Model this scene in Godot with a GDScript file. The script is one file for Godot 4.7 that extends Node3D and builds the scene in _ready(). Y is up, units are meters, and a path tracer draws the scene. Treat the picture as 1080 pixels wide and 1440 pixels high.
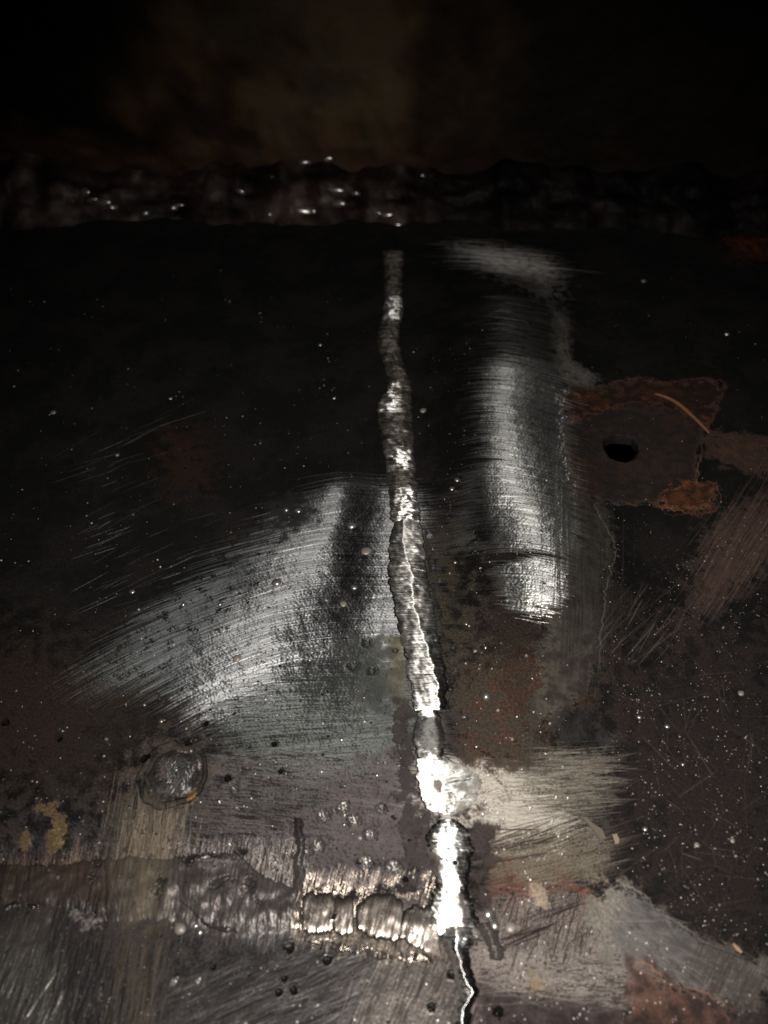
extends Node3D

const CAM_H := 0.22            # lens above the floor plate, metres
const PITCH := 45.0
const FOV := 66.0
const TEX := 0.00022           # metres of plate per texel
const CANVAS_Z := -0.4802
const CANVAS_ROWS := 2046
const LEFT_X := -0.243
const LEFT_COLS := 1300
const RIGHT_X := -0.01
const RIGHT_COLS := 1165
const SEAM_X := -0.028
const SEAM_COLS := 340

var left_mat: StandardMaterial3D
var right_mat: StandardMaterial3D
var seam_mat: StandardMaterial3D
var left_plain: StandardMaterial3D
var seam_plain: StandardMaterial3D
var joint: Node3D
var rng := RandomNumberGenerator.new()
var lump := FastNoiseLite.new()
var fine := FastNoiseLite.new()


# ---------------------------------------------------------------- layout
func ray(px: float, py: float) -> Vector3:
	var k := tan(deg_to_rad(FOV / 2.0)) / 720.0
	var xn := (px - 540.0) * k
	var yn := (720.0 - py) * k
	var s := sin(deg_to_rad(PITCH))
	var c := cos(deg_to_rad(PITCH))
	return Vector3(xn, yn * c - s, -yn * s - c)


func at(px: float, py: float, y := 0.0) -> Vector3:            # a point on the floor plates
	var d := ray(px, py)
	return Vector3(0, CAM_H, 0) + d * ((y - CAM_H) / d.y)


func flat(px: float, py: float) -> Vector2:
	var p := at(px, py)
	return Vector2(p.x, p.z)


func pts(text: String) -> PackedVector2Array:                   # "x,y x,y ..." in photograph pixels
	var out := PackedVector2Array()
	for pair in text.split(" ", false):
		var n := pair.split(",")
		out.append(Vector2(float(n[0]), float(n[1])))
	return out


func floor_pts(text: String) -> PackedVector2Array:
	var out := PackedVector2Array()
	for p in pts(text):
		out.append(flat(p.x, p.y))
	return out


func along(line: PackedVector2Array, t: float) -> Vector2:      # a point at share t of a polyline's vertices, smoothed
	var f := clampf(t, 0.0, 1.0) * (line.size() - 1)
	var i := mini(int(f), line.size() - 2)
	var u := f - i
	var a := line[maxi(i - 1, 0)]
	var b := line[i]
	var c := line[i + 1]
	var d := line[mini(i + 2, line.size() - 1)]
	return b.cubic_interpolate(c, a, d, u)


# ---------------------------------------------------------------- the plates' surface: rust, scale, grinding strokes, pits
class Bake:
	var w: int
	var h: int
	var x0: float
	var z0: float
	var T: float
	var seed_: int
	var ops: Array
	var albedo: PackedByteArray
	var orm: PackedByteArray
	var normal: PackedByteArray
	var r: PackedFloat32Array
	var g: PackedFloat32Array
	var b: PackedFloat32Array
	var ro: PackedFloat32Array
	var me: PackedFloat32Array
	var ht: PackedFloat32Array
	var tx: PackedFloat32Array
	var tz: PackedFloat32Array
	var n1: PackedByteArray
	var n2: PackedByteArray
	var n3: PackedByteArray

	func noise(freq: float, octaves: int, s: int) -> PackedByteArray:
		var n := FastNoiseLite.new()
		n.noise_type = FastNoiseLite.TYPE_SIMPLEX_SMOOTH
		n.seed = s
		n.frequency = freq * T
		n.fractal_octaves = octaves
		n.fractal_type = FastNoiseLite.FRACTAL_FBM if octaves > 1 else FastNoiseLite.FRACTAL_NONE
		n.offset = Vector3(x0 / T, z0 / T, 0)
		return n.get_image(w, h, false, false, false).get_data()

	func run() -> void:
		var n := w * h
		for a in [r, g, b, ro, me, ht, tx, tz]:
			a.resize(n)
		n1 = noise(900.0, 2, 11)
		n2 = noise(160.0, 4, 12)
		n3 = noise(28.0, 4, 13)
		for i in n:
			var q := clampf((n3[i] - 105) / 60.0 + (n2[i] - 128) / 160.0, 0.0, 1.0)
			var v := 0.9 + (n1[i] - 128) / 420.0
			r[i] = (0.074 + 0.034 * q) * v
			g[i] = (0.072 + 0.025 * q) * v
			b[i] = (0.070 + 0.022 * q) * v
			ro[i] = 0.5 + (n2[i] - 128) / 900.0 + 0.1 * q
			ht[i] = (n1[i] - 128) * 0.00000022 + (n2[i] - 128) * 0.0000005
		for op in ops:
			if op.kind == "layer":
				layer(op)
			elif op.kind == "strokes":
				strokes(op)
			else:
				pits(op)
		finish()
		for a in [r, g, b, ro, me, ht, tx, tz]:
			a.resize(0)

	func layer(o: Dictionary) -> void:
		var poly: PackedVector2Array = o.poly
		var lo := poly[0]
		var hi := poly[0]
		for p in poly:
			lo = lo.min(p)
			hi = hi.max(p)
		var pad: float = o.feather + o.amp + o.amp1
		var i0 := maxi(0, int((lo.x - pad - x0) / T))
		var i1 := mini(w, int((hi.x + pad - x0) / T) + 1)
		var j0 := maxi(0, int((lo.y - pad - z0) / T))
		var j1 := mini(h, int((hi.y + pad - z0) / T) + 1)
		if i1 - i0 < 2 or j1 - j0 < 2:
			return
		var bw := i1 - i0
		var bh := j1 - j0
		var cw := maxi(4, bw / 6)
		var ch := maxi(4, bh / 6)
		var sd := PackedFloat32Array()
		sd.resize(cw * ch)
		var m := poly.size()
		for y in ch:
			for x in cw:
				var p := Vector2(x0 + (i0 + (x + 0.5) * bw / cw) * T, z0 + (j0 + (y + 0.5) * bh / ch) * T)
				var best := 1e9
				var inside := false
				var a := poly[m - 1]
				for c in poly:
					var e := c - a
					var f := p - a
					var t := clampf(f.dot(e) / maxf(e.length_squared(), 1e-12), 0.0, 1.0)
					best = minf(best, (f - e * t).length_squared())
					if (a.y > p.y) != (c.y > p.y) and p.x < e.x * (p.y - a.y) / e.y + a.x:
						inside = not inside
					a = c
				sd[y * cw + x] = sqrt(best) * (1.0 if inside else -1.0)
		var im := Image.create_from_data(cw, ch, false, Image.FORMAT_RF, sd.to_byte_array())
		im.resize(bw, bh, Image.INTERPOLATE_BILINEAR)
		sd = im.get_data().to_float32_array()
		var feather: float = o.feather
		var amp: float = o.amp / 50.0
		var amp1: float = o.amp1 / 60.0
		var k: float = o.k
		var c0: Color = o.c0
		var c1: Color = o.c1
		var lro: float = o.ro
		var lme: float = o.me
		var lht: float = o.ht
		var rim: float = o.rim
		var smooth: float = o.smooth
		for y in bh:
			var row := (j0 + y) * w + i0
			for x in bw:
				var i := row + x
				var s := (sd[y * bw + x] + (n2[i] - 128) * amp + (n1[i] - 128) * amp1) / feather
				if s <= -1.0:
					continue
				var q := 1.0
				if s < 1.0:
					q = 0.5 + 0.5 * s
					q = q * q * (3.0 - 2.0 * q)
				q *= k
				var f := clampf(0.5 + (n2[i] - 128) / 70.0 + (n3[i] - 128) / 110.0, 0.0, 1.0)
				var v := 1.0 + (n1[i] - 128) / 460.0 * (1.0 - 0.75 * smooth)
				if rim > 0.0 and s < 1.6:
					v += rim * (1.0 - absf(s - 0.4) / 1.4)
				r[i] += ((c0.r + (c1.r - c0.r) * f) * v - r[i]) * q
				g[i] += ((c0.g + (c1.g - c0.g) * f) * v - g[i]) * q
				b[i] += ((c0.b + (c1.b - c0.b) * f) * v - b[i]) * q
				ro[i] += (lro + (n1[i] - 128) / 900.0 - ro[i]) * q
				me[i] += (lme - me[i]) * q
				ht[i] += (lht - ht[i] * smooth) * q
				var keep := 1.0 - q * float(o.cover)
				tx[i] *= keep
				tz[i] *= keep

	func strokes(o: Dictionary) -> void:
		for s in o.list:
			var line: PackedVector2Array = s[0]
			var k: float = s[2]
			var c: Color = s[3]
			var lme: float = o.me
			var lro: float = o.ro
			var last := line.size() - 1
			for e in last:
				var a := line[e]
				var d := line[e + 1] - a
				var steps := int(maxf(absf(d.x), absf(d.y)) / T) + 1
				var n := d.normalized()
				var ax := -n.y * float(s[1]) + n.x * float(s[4])
				var az := n.x * float(s[1]) + n.y * float(s[4])
				for q in steps:
					var p := a + d * (float(q) / steps)
					var x := int((p.x - x0) / T)
					var y := int((p.y - z0) / T)
					if x < 0 or y < 0 or x >= w or y >= h:
						continue
					var along_ := (e + float(q) / steps) / last
					var fade := k * minf(1.0, 5.0 * minf(along_, 1.0 - along_) + 0.15)
					for wide in int(s[5]):
						var i := y * w + x
						if wide == 1:
							if absf(n.x) > absf(n.y):
								if y + 1 >= h:
									continue
								i += w
							else:
								if x + 1 >= w:
									continue
								i += 1
						if (n2[i] - 128) / 110.0 + (n1[i] - 128) / 200.0 > fade * 1.5 - 0.05:
							continue
						r[i] += (c.r - r[i]) * fade
						g[i] += (c.g - g[i]) * fade
						b[i] += (c.b - b[i]) * fade
						ro[i] += (lro - ro[i]) * fade
						me[i] += (lme - me[i]) * fade
						tx[i] += (ax - tx[i]) * fade
						tz[i] += (az - tz[i]) * fade

	func pits(o: Dictionary) -> void:
		for s in o.list:
			var p: Vector2 = s[0]
			var rad: float = s[1]
			var c: Color = s[3]
			var reach := int(rad * 1.5 / T) + 1
			var cx := int((p.x - x0) / T)
			var cy := int((p.y - z0) / T)
			for y in range(maxi(0, cy - reach), mini(h, cy + reach + 1)):
				for x in range(maxi(0, cx - reach), mini(w, cx + reach + 1)):
					var i := y * w + x
					var d := Vector2(x0 + (x + 0.5) * T, z0 + (y + 0.5) * T).distance_to(p) / rad + (n1[i] - 128) / 380.0 + (n2[i] - 128) / 260.0
					if d > 1.5:
						continue
					ht[i] -= float(s[2]) * (1.0 - d * d if d < 1.0 else 0.0) - float(s[2]) * 0.25 * maxf(0.0, 1.0 - absf(d - 1.1) * 3.0)
					if d < 1.05:
						var q: float = float(s[4]) * clampf((1.1 - d) * 4.0, 0.0, 1.0)
						r[i] += (c.r - r[i]) * q
						g[i] += (c.g - g[i]) * q
						b[i] += (c.b - b[i]) * q
						me[i] += (float(s[5]) - me[i]) * q
						ro[i] += (float(s[6]) - ro[i]) * q
						tx[i] *= 1.0 - q
						tz[i] *= 1.0 - q

	func finish() -> void:
		var n := w * h
		albedo.resize(n * 3)
		orm.resize(n * 3)
		normal.resize(n * 3)
		for y in h:
			for x in w:
				var i := y * w + x
				var sx := (ht[i + 1] - ht[i - 1]) / (2.0 * T) if x > 0 and x < w - 1 else 0.0
				var sz := (ht[i + w] - ht[i - w]) / (2.0 * T) if y > 0 and y < h - 1 else 0.0
				var nx := tx[i] - sx
				var nz := tz[i] - sz
				var l := 127.0 / sqrt(nx * nx + nz * nz + 1.0)
				var o := i * 3
				albedo[o] = clampi(int(r[i] * 255.0 + 0.5), 4, 250)
				albedo[o + 1] = clampi(int(g[i] * 255.0 + 0.5), 4, 250)
				albedo[o + 2] = clampi(int(b[i] * 255.0 + 0.5), 4, 250)
				orm[o] = 255
				orm[o + 1] = clampi(int(ro[i] * 255.0), 20, 255)
				orm[o + 2] = clampi(int(me[i] * 255.0), 0, 255)
				normal[o] = clampi(int(128.0 + nx * l), 0, 255)
				normal[o + 1] = clampi(int(128.0 - nz * l), 0, 255)
				normal[o + 2] = clampi(int(128.0 + l), 0, 255)


func patch(where: String, feather: float, amp: float, amp1: float, c0: Color, c1: Color, ro: float, me: float, k := 1.0, ht := 0.0, rim := 0.0, cover := 1.0, smooth := 0.0) -> Dictionary:
	return {"kind": "layer", "poly": floor_pts(where), "feather": feather / 1000.0, "amp": amp / 1000.0, "amp1": amp1 / 1000.0, "c0": c0, "c1": c1, "ro": ro, "me": me, "k": k, "ht": ht / 1000.0, "rim": rim, "cover": cover, "smooth": smooth}


# grinding strokes inside a pixel polygon: turn = angle in degrees, or centre = the point they arc round
func grind(where: String, count: int, length: Vector2, turn: float, centre: Vector2, jitter: float, sigma: float, bias: float, color: Color, me: float, ro: float, k := 1.0, mean := 0.0) -> Dictionary:
	var wide := 0.2
	var poly := pts(where)
	var lo := poly[0]
	var hi := poly[0]
	for p in poly:
		lo = lo.min(p)
		hi = hi.max(p)
	var list := []
	var round_centre := centre != Vector2.ZERO
	var tries := 0
	while list.size() < count and tries < count * 20:
		tries += 1
		var p := Vector2(rng.randf_range(lo.x, hi.x), rng.randf_range(lo.y, hi.y))
		if not Geometry2D.is_point_in_polygon(p, poly):
			continue
		p += Vector2(rng.randfn(0.0, 14.0), rng.randfn(0.0, 8.0)) * clampf(length.y / 90.0 - 0.3, 0.2, 1.4)
		var l := rng.randf_range(length.x, length.y)
		var line := PackedVector2Array()
		var off := deg_to_rad(rng.randfn(0.0, jitter))
		var q := p
		var parts := 5
		var start := flat(p.x, p.y)
		var reach := flat(p.x + l, p.y).distance_to(start)
		for side in [-1.0, 1.0]:
			q = start if round_centre else p
			var half := PackedVector2Array()
			for s in parts:
				if s > 0 or side > 0:
					half.append(q if round_centre else flat(q.x, q.y))
				if round_centre:
					var dir := (q - centre).orthogonal().normalized().rotated(off)
					q += (dir if dir.x > 0 else -dir) * side * reach / (2.0 * parts)
				else:
					q += Vector2.from_angle(deg_to_rad(turn) + off) * side * l / (2.0 * parts)
			if side < 0:
				half.reverse()
			line.append_array(half)
		var tone := rng.randf_range(0.75, 1.1)
		list.append([line, clampf(rng.randfn(mean, sigma), -1.5, 1.5), k * rng.randf_range(0.55, 1.0), Color(color.r * tone, color.g * tone, color.b * tone), bias + rng.randfn(0.0, 0.03) + 0.06 * lump.get_noise_2d(p.x * 0.008 + turn, p.y * 0.008) if mean != 0.0 else bias + rng.randfn(0.0, 0.03), 2 if rng.randf() < wide else 1])
	return {"kind": "strokes", "list": list, "me": me, "ro": ro}


# the raised pale edge of a crust or film
func outline(where: String, c: Color, k: float) -> Dictionary:
	var src := pts(where)
	var line := PackedVector2Array()
	var steps := src.size() * 10
	for j in steps + 1:
		var p := along(src, float(j) / steps)
		p += Vector2(lump.get_noise_2d(p.x * 0.12, p.y * 0.12), lump.get_noise_2d(p.x * 0.12, p.y * 0.12 + 70.0)) * 5.0
		line.append(flat(p.x, p.y))
	return {"kind": "strokes", "list": [[line, 0.35, k, c, 0.0, 2]], "me": 0.0, "ro": 0.6}


func pit_list(text: String, depth: float, c: Color, k: float, me: float, ro: float) -> Dictionary:   # "x,y,radius in px"
	var list := []
	for item in text.split(" ", false):
		var n := item.split(",")
		var p := flat(float(n[0]), float(n[1]))
		list.append([p, flat(float(n[0]) + float(n[2]), float(n[1])).distance_to(p), depth / 1000.0, c, k, me, ro])
	return {"kind": "pits", "list": list}


func scatter_pits(where: String, count: int, r_lo: float, r_hi: float, depth: float, c: Color, k: float, me: float, ro: float) -> Dictionary:
	var poly := pts(where)
	var lo := poly[0]
	var hi := poly[0]
	for p in poly:
		lo = lo.min(p)
		hi = hi.max(p)
	var list := []
	var a := flat(lo.x, lo.y)
	while list.size() < count:
		var p := Vector2(rng.randf_range(lo.x, hi.x), rng.randf_range(lo.y, hi.y))
		if Geometry2D.is_point_in_polygon(p, poly) and rng.randf() < 0.5 + 1.2 * lump.get_noise_2d(p.x * 0.012, p.y * 0.016):
			var rad := r_lo + (r_hi - r_lo) * pow(rng.randf(), 2.2)
			list.append([flat(p.x, p.y), rad / 1000.0, depth / 1000.0 * rad, c, k * rng.randf_range(0.5, 1.0), me, ro])
	return {"kind": "pits", "list": list}


func left_grain() -> Vector2:
	return Vector2(0.010, -0.014)


func right_grain() -> Vector2:
	return Vector2(0.011, 0.0)


# the plates are not flat: a crown along the right plate, a swell across the left one (metres)
func swell(p: Vector2) -> float:
	var right := 0.0085 * exp(-pow((p.x - 0.0545 - 0.005 * sin(p.y * 31.0)) / 0.03, 2.0)) * smoothstep(-0.45, -0.36, p.y) * (1.0 - smoothstep(-0.2, -0.11, p.y)) * smoothstep(0.012, 0.04, p.x)
	var a := flat(492, 690)
	var b := flat(362, 940)
	var d := (b - a).normalized()
	var side := (p - a).cross(d)
	var t := (p - a).dot(d) / (b - a).length()
	var left := 0.0034 * exp(-pow(side / 0.023, 2.0)) * smoothstep(-0.5, 0.1, t) * (1.0 - smoothstep(0.9, 1.5, t)) * (1.0 - smoothstep(-0.02, 0.004, p.x))
	return right + left


func surface_ops() -> Array:
	var steel := Color(0.72, 0.71, 0.69)
	var o := []
	var no := Vector2.ZERO
	# --- stains and scale
	o.append(patch("-300,1085 90,1130 300,1075 450,1050 600,1060 660,1500 -300,1600", 9, 8, 2, Color(0.12, 0.113, 0.112), Color(0.195, 0.183, 0.182), 0.48, 0.3))
	o.append(patch("-200,880 60,900 180,960 170,1120 -200,1130", 14, 12, 3, Color(0.17, 0.125, 0.105), Color(0.14, 0.12, 0.105), 0.55, 0.0, 0.8))
	o.append(patch("330,980 560,930 600,1070 470,1090 360,1110", 8, 5, 2, Color(0.155, 0.165, 0.15), Color(0.19, 0.195, 0.18), 0.5, 0.4, 0.8))
	o.append(patch("230,600 280,610 290,680 240,690", 8, 6, 3, Color(0.2, 0.12, 0.08), Color(0.15, 0.1, 0.08), 0.6, 0.0, 0.7))
	# right plate
	o.append(patch("640,930 760,920 840,940 835,1000 770,1040 760,1110 690,1080 640,1060", 4, 5, 2, Color(0.215, 0.15, 0.125), Color(0.185, 0.155, 0.13), 0.65, 0.0, 0.9, 0.03))
	o.append(patch("690,830 800,900 835,960 770,1060 640,1030 640,930", 10, 8, 3, Color(0.2, 0.15, 0.12), Color(0.16, 0.14, 0.12), 0.6, 0.0, 0.6))
	o.append(patch("785,705 850,715 862,770 845,850 838,960 790,1010 740,1030 770,850", 3, 2, 1, Color(0.19, 0.18, 0.16), Color(0.15, 0.14, 0.13), 0.55, 0.2, 0.9, 0.03, 0.25))
	o.append(patch("775,440 800,450 800,510 840,530 830,560 780,540", 3, 2, 1, Color(0.33, 0.31, 0.29), Color(0.22, 0.21, 0.2), 0.55, 0.1, 0.85))
	# rust round the drilled hole
	var hole_rust := "790,560 800,545 830,548 860,538 900,531 940,538 990,532 1018,541 1008,572 994,607 982,640 980,675 1008,682 1004,718 938,722 928,708 860,712 815,705 795,680 785,610"
	o.append(patch(hole_rust, 1.2, 1.5, 0.6, Color(0.12, 0.108, 0.10), Color(0.165, 0.128, 0.11), 0.6, 0.05, 0.95, 0.1, 0.9))
	o.append(patch("780,560 850,548 900,531 940,538 990,532 1018,541 1008,572 994,606 950,580 900,565 850,580 800,600", 1.5, 2.5, 0.8, Color(0.225, 0.135, 0.10), Color(0.13, 0.095, 0.08), 0.7, 0.0, 0.85, 0.05, 0.7))
	o.append(patch("930,690 965,676 1008,682 1004,718 938,722 928,712", 1.2, 2.0, 0.8, Color(0.29, 0.175, 0.115), Color(0.17, 0.115, 0.09), 0.72, 0.0, 0.9, 0.05, 0.6))
	o.append(patch("790,640 830,645 850,690 830,715 795,705", 3, 4, 1.2, Color(0.22, 0.135, 0.10), Color(0.14, 0.105, 0.09), 0.7, 0.0, 0.7))
	o.append(patch("1000,605 1090,615 1090,672 1020,655 990,640", 3, 3, 1, Color(0.28, 0.2, 0.165), Color(0.22, 0.17, 0.15), 0.6, 0.0, 0.85))
	o.append(patch("945,945 958,880 975,800 1000,740 1060,700 1090,690 1090,790 1040,835 985,880", 4, 4, 1.2, Color(0.23, 0.175, 0.155), Color(0.19, 0.155, 0.14), 0.62, 0.0, 0.85))
	o.append(patch("700,365 760,362 775,385 740,398 700,390", 4, 4, 2, Color(0.3, 0.16, 0.12), Color(0.2, 0.13, 0.1), 0.65, 0.0, 0.8))
	o.append(patch("1020,335 1090,330 1090,365 1030,368", 5, 5, 2, Color(0.42, 0.2, 0.1), Color(0.2, 0.12, 0.1), 0.65, 0.0, 0.8))
	o.append(patch("850,860 1090,900 1100,1330 990,1330 880,1240 840,1130 845,1000", 20, 14, 3, Color(0.10, 0.09, 0.088), Color(0.14, 0.112, 0.108), 0.5, 0.0, 0.8))
	o.append(patch("940,1020 1100,950 1100,1300 1000,1290 940,1200", 16, 12, 3, Color(0.145, 0.115, 0.11), Color(0.11, 0.095, 0.09), 0.6, 0.0, 0.7))
	o.append(patch("620,1260 760,1230 840,1290 900,1380 1090,1400 1090,1600 600,1600", 6, 6, 2, Color(0.2, 0.172, 0.165), Color(0.15, 0.128, 0.124), 0.6, 0.15, 0.95))
	o.append(patch("740,1050 860,1050 850,1120 840,1180 800,1190 760,1120", 4, 4, 1.5, Color(0.24, 0.22, 0.195), Color(0.17, 0.16, 0.15), 0.55, 0.1, 0.8))
	o.append(patch("660,1160 720,1150 800,1170 830,1230 850,1250 810,1280 730,1290 680,1270", 5, 5, 2, Color(0.28, 0.2, 0.17), Color(0.24, 0.2, 0.18), 0.6, 0.1, 0.9))
	o.append(patch("700,1210 745,1215 760,1260 730,1310 700,1290", 3, 4, 1.5, Color(0.3, 0.17, 0.14), Color(0.26, 0.18, 0.155), 0.65, 0.0, 0.9))
	o.append(patch("800,1150 835,1165 845,1200 838,1245 815,1245 805,1200", 2, 2, 1, Color(0.34, 0.31, 0.28), Color(0.29, 0.27, 0.25), 0.6, 0.0, 0.9, 0.04, 0.2))
	o.append(patch("800,1230 850,1265 832,1300 870,1360 830,1340 805,1290", 2, 3, 1, Color(0.32, 0.19, 0.14), Color(0.27, 0.19, 0.15), 0.65, 0.0, 0.9))
	# upper right ground streaks under the back weld
	o.append(patch("640,345 700,348 770,365 790,400 780,440 720,410 680,390", 6, 6, 2, Color(0.3, 0.29, 0.28), Color(0.18, 0.17, 0.165), 0.45, 0.4, 0.85))

	# --- grinding
	# fan on the left plate
	var fan := left_grain()
	o.append(grind("120,960 220,860 330,790 430,720 520,680 560,700 560,960 420,990 330,1010 250,960", 5200, Vector2(60, 200), 0, fan, 2.5, 0.26, 0.0, Color(0.26, 0.27, 0.27), 0.7, 0.48, 0.45, 0.04))
	o.append(grind("300,960 345,885 420,785 465,705 545,690 560,740 555,900 480,950 400,985 330,1000", 9500, Vector2(60, 190), 0, fan, 1.5, 0.38, 0.0, Color(0.34, 0.34, 0.34), 1.0, 0.42, 0.65, 0.1))
	o.append(grind("330,1000 420,960 560,920 600,1050 470,1100 380,1060", 2600, Vector2(60, 160), -5, no, 2.5, 0.3, 0.0, Color(0.22, 0.225, 0.22), 0.6, 0.45, 0.55))
	o.append(grind("110,640 240,560 300,570 230,640 160,720 300,700 250,860 120,880", 70, Vector2(30, 110), -24, no, 5.0, 0.3, 0.1, Color(0.4, 0.4, 0.4), 0.8, 0.35, 0.6))
	o.append(grind("250,1060 450,1060 600,1090 600,1200 420,1200 280,1190", 1500, Vector2(30, 110), 5, no, 4.0, 0.22, 0.0, Color(0.205, 0.19, 0.187), 0.5, 0.45, 0.5))
	# smears across the front weld and below it
	o.append(grind("190,1135 240,1130 250,1170 236,1215 246,1290 190,1280 158,1290 170,1220 165,1190", 700, Vector2(50, 190), 101, no, 5.0, 0.25, 0.0, Color(0.34, 0.305, 0.26), 0.25, 0.5, 0.5))
	o.append(grind("150,1280 240,1280 210,1460 130,1460", 380, Vector2(40, 140), 101, no, 6, 0.25, 0.0, Color(0.28, 0.24, 0.19), 0.1, 0.6, 0.45))
	o.append(grind("0,1215 150,1205 160,1290 0,1280", 800, Vector2(30, 90), 98, no, 5.0, 0.3, 0.0, Color(0.3, 0.25, 0.22), 0.5, 0.42, 0.7))
	o.append(grind("-20,1340 40,1290 85,1310 110,1400 100,1470 -20,1470", 1500, Vector2(40, 150), 110, no, 5.0, 0.3, 0.0, Color(0.4, 0.385, 0.37), 0.7, 0.4, 0.7))
	o.append(grind("85,1290 140,1280 140,1470 110,1470", 500, Vector2(40, 140), 104, no, 4.0, 0.3, 0.0, Color(0.16, 0.15, 0.15), 0.3, 0.45, 0.8))
	o.append(grind("250,1200 420,1195 425,1310 330,1315 250,1290", 2000, Vector2(25, 90), 100, no, 6.0, 0.25, 0.1, Color(0.31, 0.288, 0.275), 0.6, 0.42, 0.65))
	o.append(grind("250,1370 640,1320 660,1470 240,1470", 1800, Vector2(30, 110), -24, no, 6.0, 0.22, 0.0, Color(0.22, 0.205, 0.2), 0.5, 0.46, 0.5))
	o.append(grind("540,1330 640,1330 660,1470 480,1470 500,1420", 1500, Vector2(30, 110), 112, no, 3.0, 0.25, 0.0, Color(0.32, 0.295, 0.275), 0.6, 0.42, 0.6))
	o.append(grind("423,1240 610,1240 650,1320 600,1345 420,1310", 2500, Vector2(25, 70), 104, no, 3.0, 0.28, 0.0, Color(0.62, 0.57, 0.52), 0.95, 0.32, 1.0))
	# right plate
	var arc := right_grain()
	o.append(grind("694,535 766,525 784,640 792,790 765,796 720,785 660,780 672,690 700,665 690,590", 6000, Vector2(30, 100), 0, arc, 1.5, 0.42, 0.0, Color(0.43, 0.43, 0.42), 1.0, 0.42, 0.65, 0.14))
	o.append(grind("700,812 785,808 780,862 725,872", 1100, Vector2(25, 60), 0, arc, 1.5, 0.36, 0.0, Color(0.44, 0.44, 0.43), 1.0, 0.42, 0.7, 0.14))
	o.append(grind("725,840 770,848 765,885 735,885", 60, Vector2(20, 50), 9, no, 4.0, 0.5, 0.0, steel, 1.0, 0.35, 0.95))
	o.append(grind("640,347 700,352 770,368 770,395 710,390 670,375", 380, Vector2(40, 140), 4, no, 3.0, 0.35, 0.0, Color(0.5, 0.49, 0.48), 0.8, 0.42, 0.55, 0.2))
	o.append(grind("695,440 775,430 780,530 695,535", 500, Vector2(30, 90), 4, no, 3.0, 0.3, 0.0, Color(0.3, 0.29, 0.28), 0.7, 0.4, 0.6))
	o.append(grind("785,720 850,720 845,960 790,980", 450, Vector2(60, 190), 91, no, 1.5, 0.2, 0.0, Color(0.19, 0.18, 0.16), 0.1, 0.55, 0.4))
	o.append(patch("625,1068 640,1074 700,1082 752,1102 772,1140 800,1195 760,1215 715,1190 690,1165 660,1150 625,1150", 2, 2, 0.8, Color(0.47, 0.455, 0.43), Color(0.4, 0.385, 0.36), 0.55, 0.05, 0.95))
	o.append(grind("610,1070 700,1080 760,1105 775,1150 790,1190 720,1190 690,1150 610,1150", 3200, Vector2(40, 130), 6, no, 5.0, 0.22, 0.0, Color(0.55, 0.525, 0.49), 0.15, 0.5, 0.5))
	o.append(grind("620,1120 700,1075 720,1110 640,1160", 60, Vector2(40, 110), -22, no, 4.0, 0.25, 0.0, Color(0.4, 0.37, 0.34), 0.6, 0.4, 0.6))
	o.append(grind("690,1190 760,1170 850,1180 840,1230 720,1240", 900, Vector2(40, 130), -14, no, 5.0, 0.25, 0.0, Color(0.28, 0.255, 0.22), 0.3, 0.48, 0.45))
	o.append(grind("690,1185 830,1140 830,1165 700,1210", 34, Vector2(60, 140), -17, no, 5.0, 0.25, 0.0, Color(0.14, 0.12, 0.11), 0.2, 0.5, 0.7))
	o.append(grind("710,1300 790,1260 850,1320 890,1370 880,1400 720,1380 690,1340", 2600, Vector2(50, 170), 4, no, 9.0, 0.22, 0.0, Color(0.29, 0.268, 0.252), 0.4, 0.45, 0.55))
	o.append(grind("690,1280 820,1260 840,1330 700,1330", 700, Vector2(30, 80), 104, no, 5.0, 0.25, 0.0, Color(0.27, 0.245, 0.23), 0.4, 0.45, 0.5))
	o.append(grind("700,1310 800,1255 830,1250 720,1330", 26, Vector2(40, 110), -22, no, 5.0, 0.25, 0.0, Color(0.13, 0.1, 0.1), 0.2, 0.5, 0.7))
	o.append(grind("750,1060 850,1060 850,1140 760,1140", 420, Vector2(40, 110), -3, no, 5.0, 0.25, 0.0, Color(0.32, 0.3, 0.27), 0.3, 0.5, 0.7))
	o.append(grind("1000,740 1060,690 1090,700 1090,790 1040,830 990,870", 260, Vector2(40, 150), 122, no, 5.0, 0.2, 0.0, Color(0.28, 0.22, 0.19), 0.2, 0.5, 0.6))
	o.append(grind("850,840 940,830 950,930 850,940", 40, Vector2(40, 110), -50, no, 8.0, 0.2, 0.0, Color(0.3, 0.28, 0.25), 0.3, 0.5, 0.7))
	o.append(grind("900,980 1080,900 1080,1330 950,1300 900,1100", 90, Vector2(40, 120), 60, no, 50.0, 0.2, 0.0, Color(0.26, 0.22, 0.2), 0.3, 0.5, 0.5))

	# --- over the grinding: oxide that was left, the grey film, pale dirt
	o.append(patch("545,895 575,890 572,960 565,1000 540,985", 2.5, 2, 0.8, Color(0.33, 0.31, 0.25), Color(0.28, 0.28, 0.23), 0.6, 0.0, 0.9))
	o.append(patch("480,900 540,890 545,950 560,1010 500,990", 4, 3, 1, Color(0.15, 0.155, 0.15), Color(0.2, 0.2, 0.19), 0.5, 0.2, 0.85))
	o.append(patch("370,710 430,690 440,740 400,760", 4, 3, 1, Color(0.1, 0.1, 0.1), Color(0.13, 0.13, 0.125), 0.5, 0.0, 0.9))
	o.append(patch("595,745 610,780 622,860 640,930 650,1010 632,1000 626,940 606,850 597,790", 1.2, 1.0, 0.5, Color(0.13, 0.125, 0.12), Color(0.17, 0.16, 0.14), 0.55, 0.1, 0.95))
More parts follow.
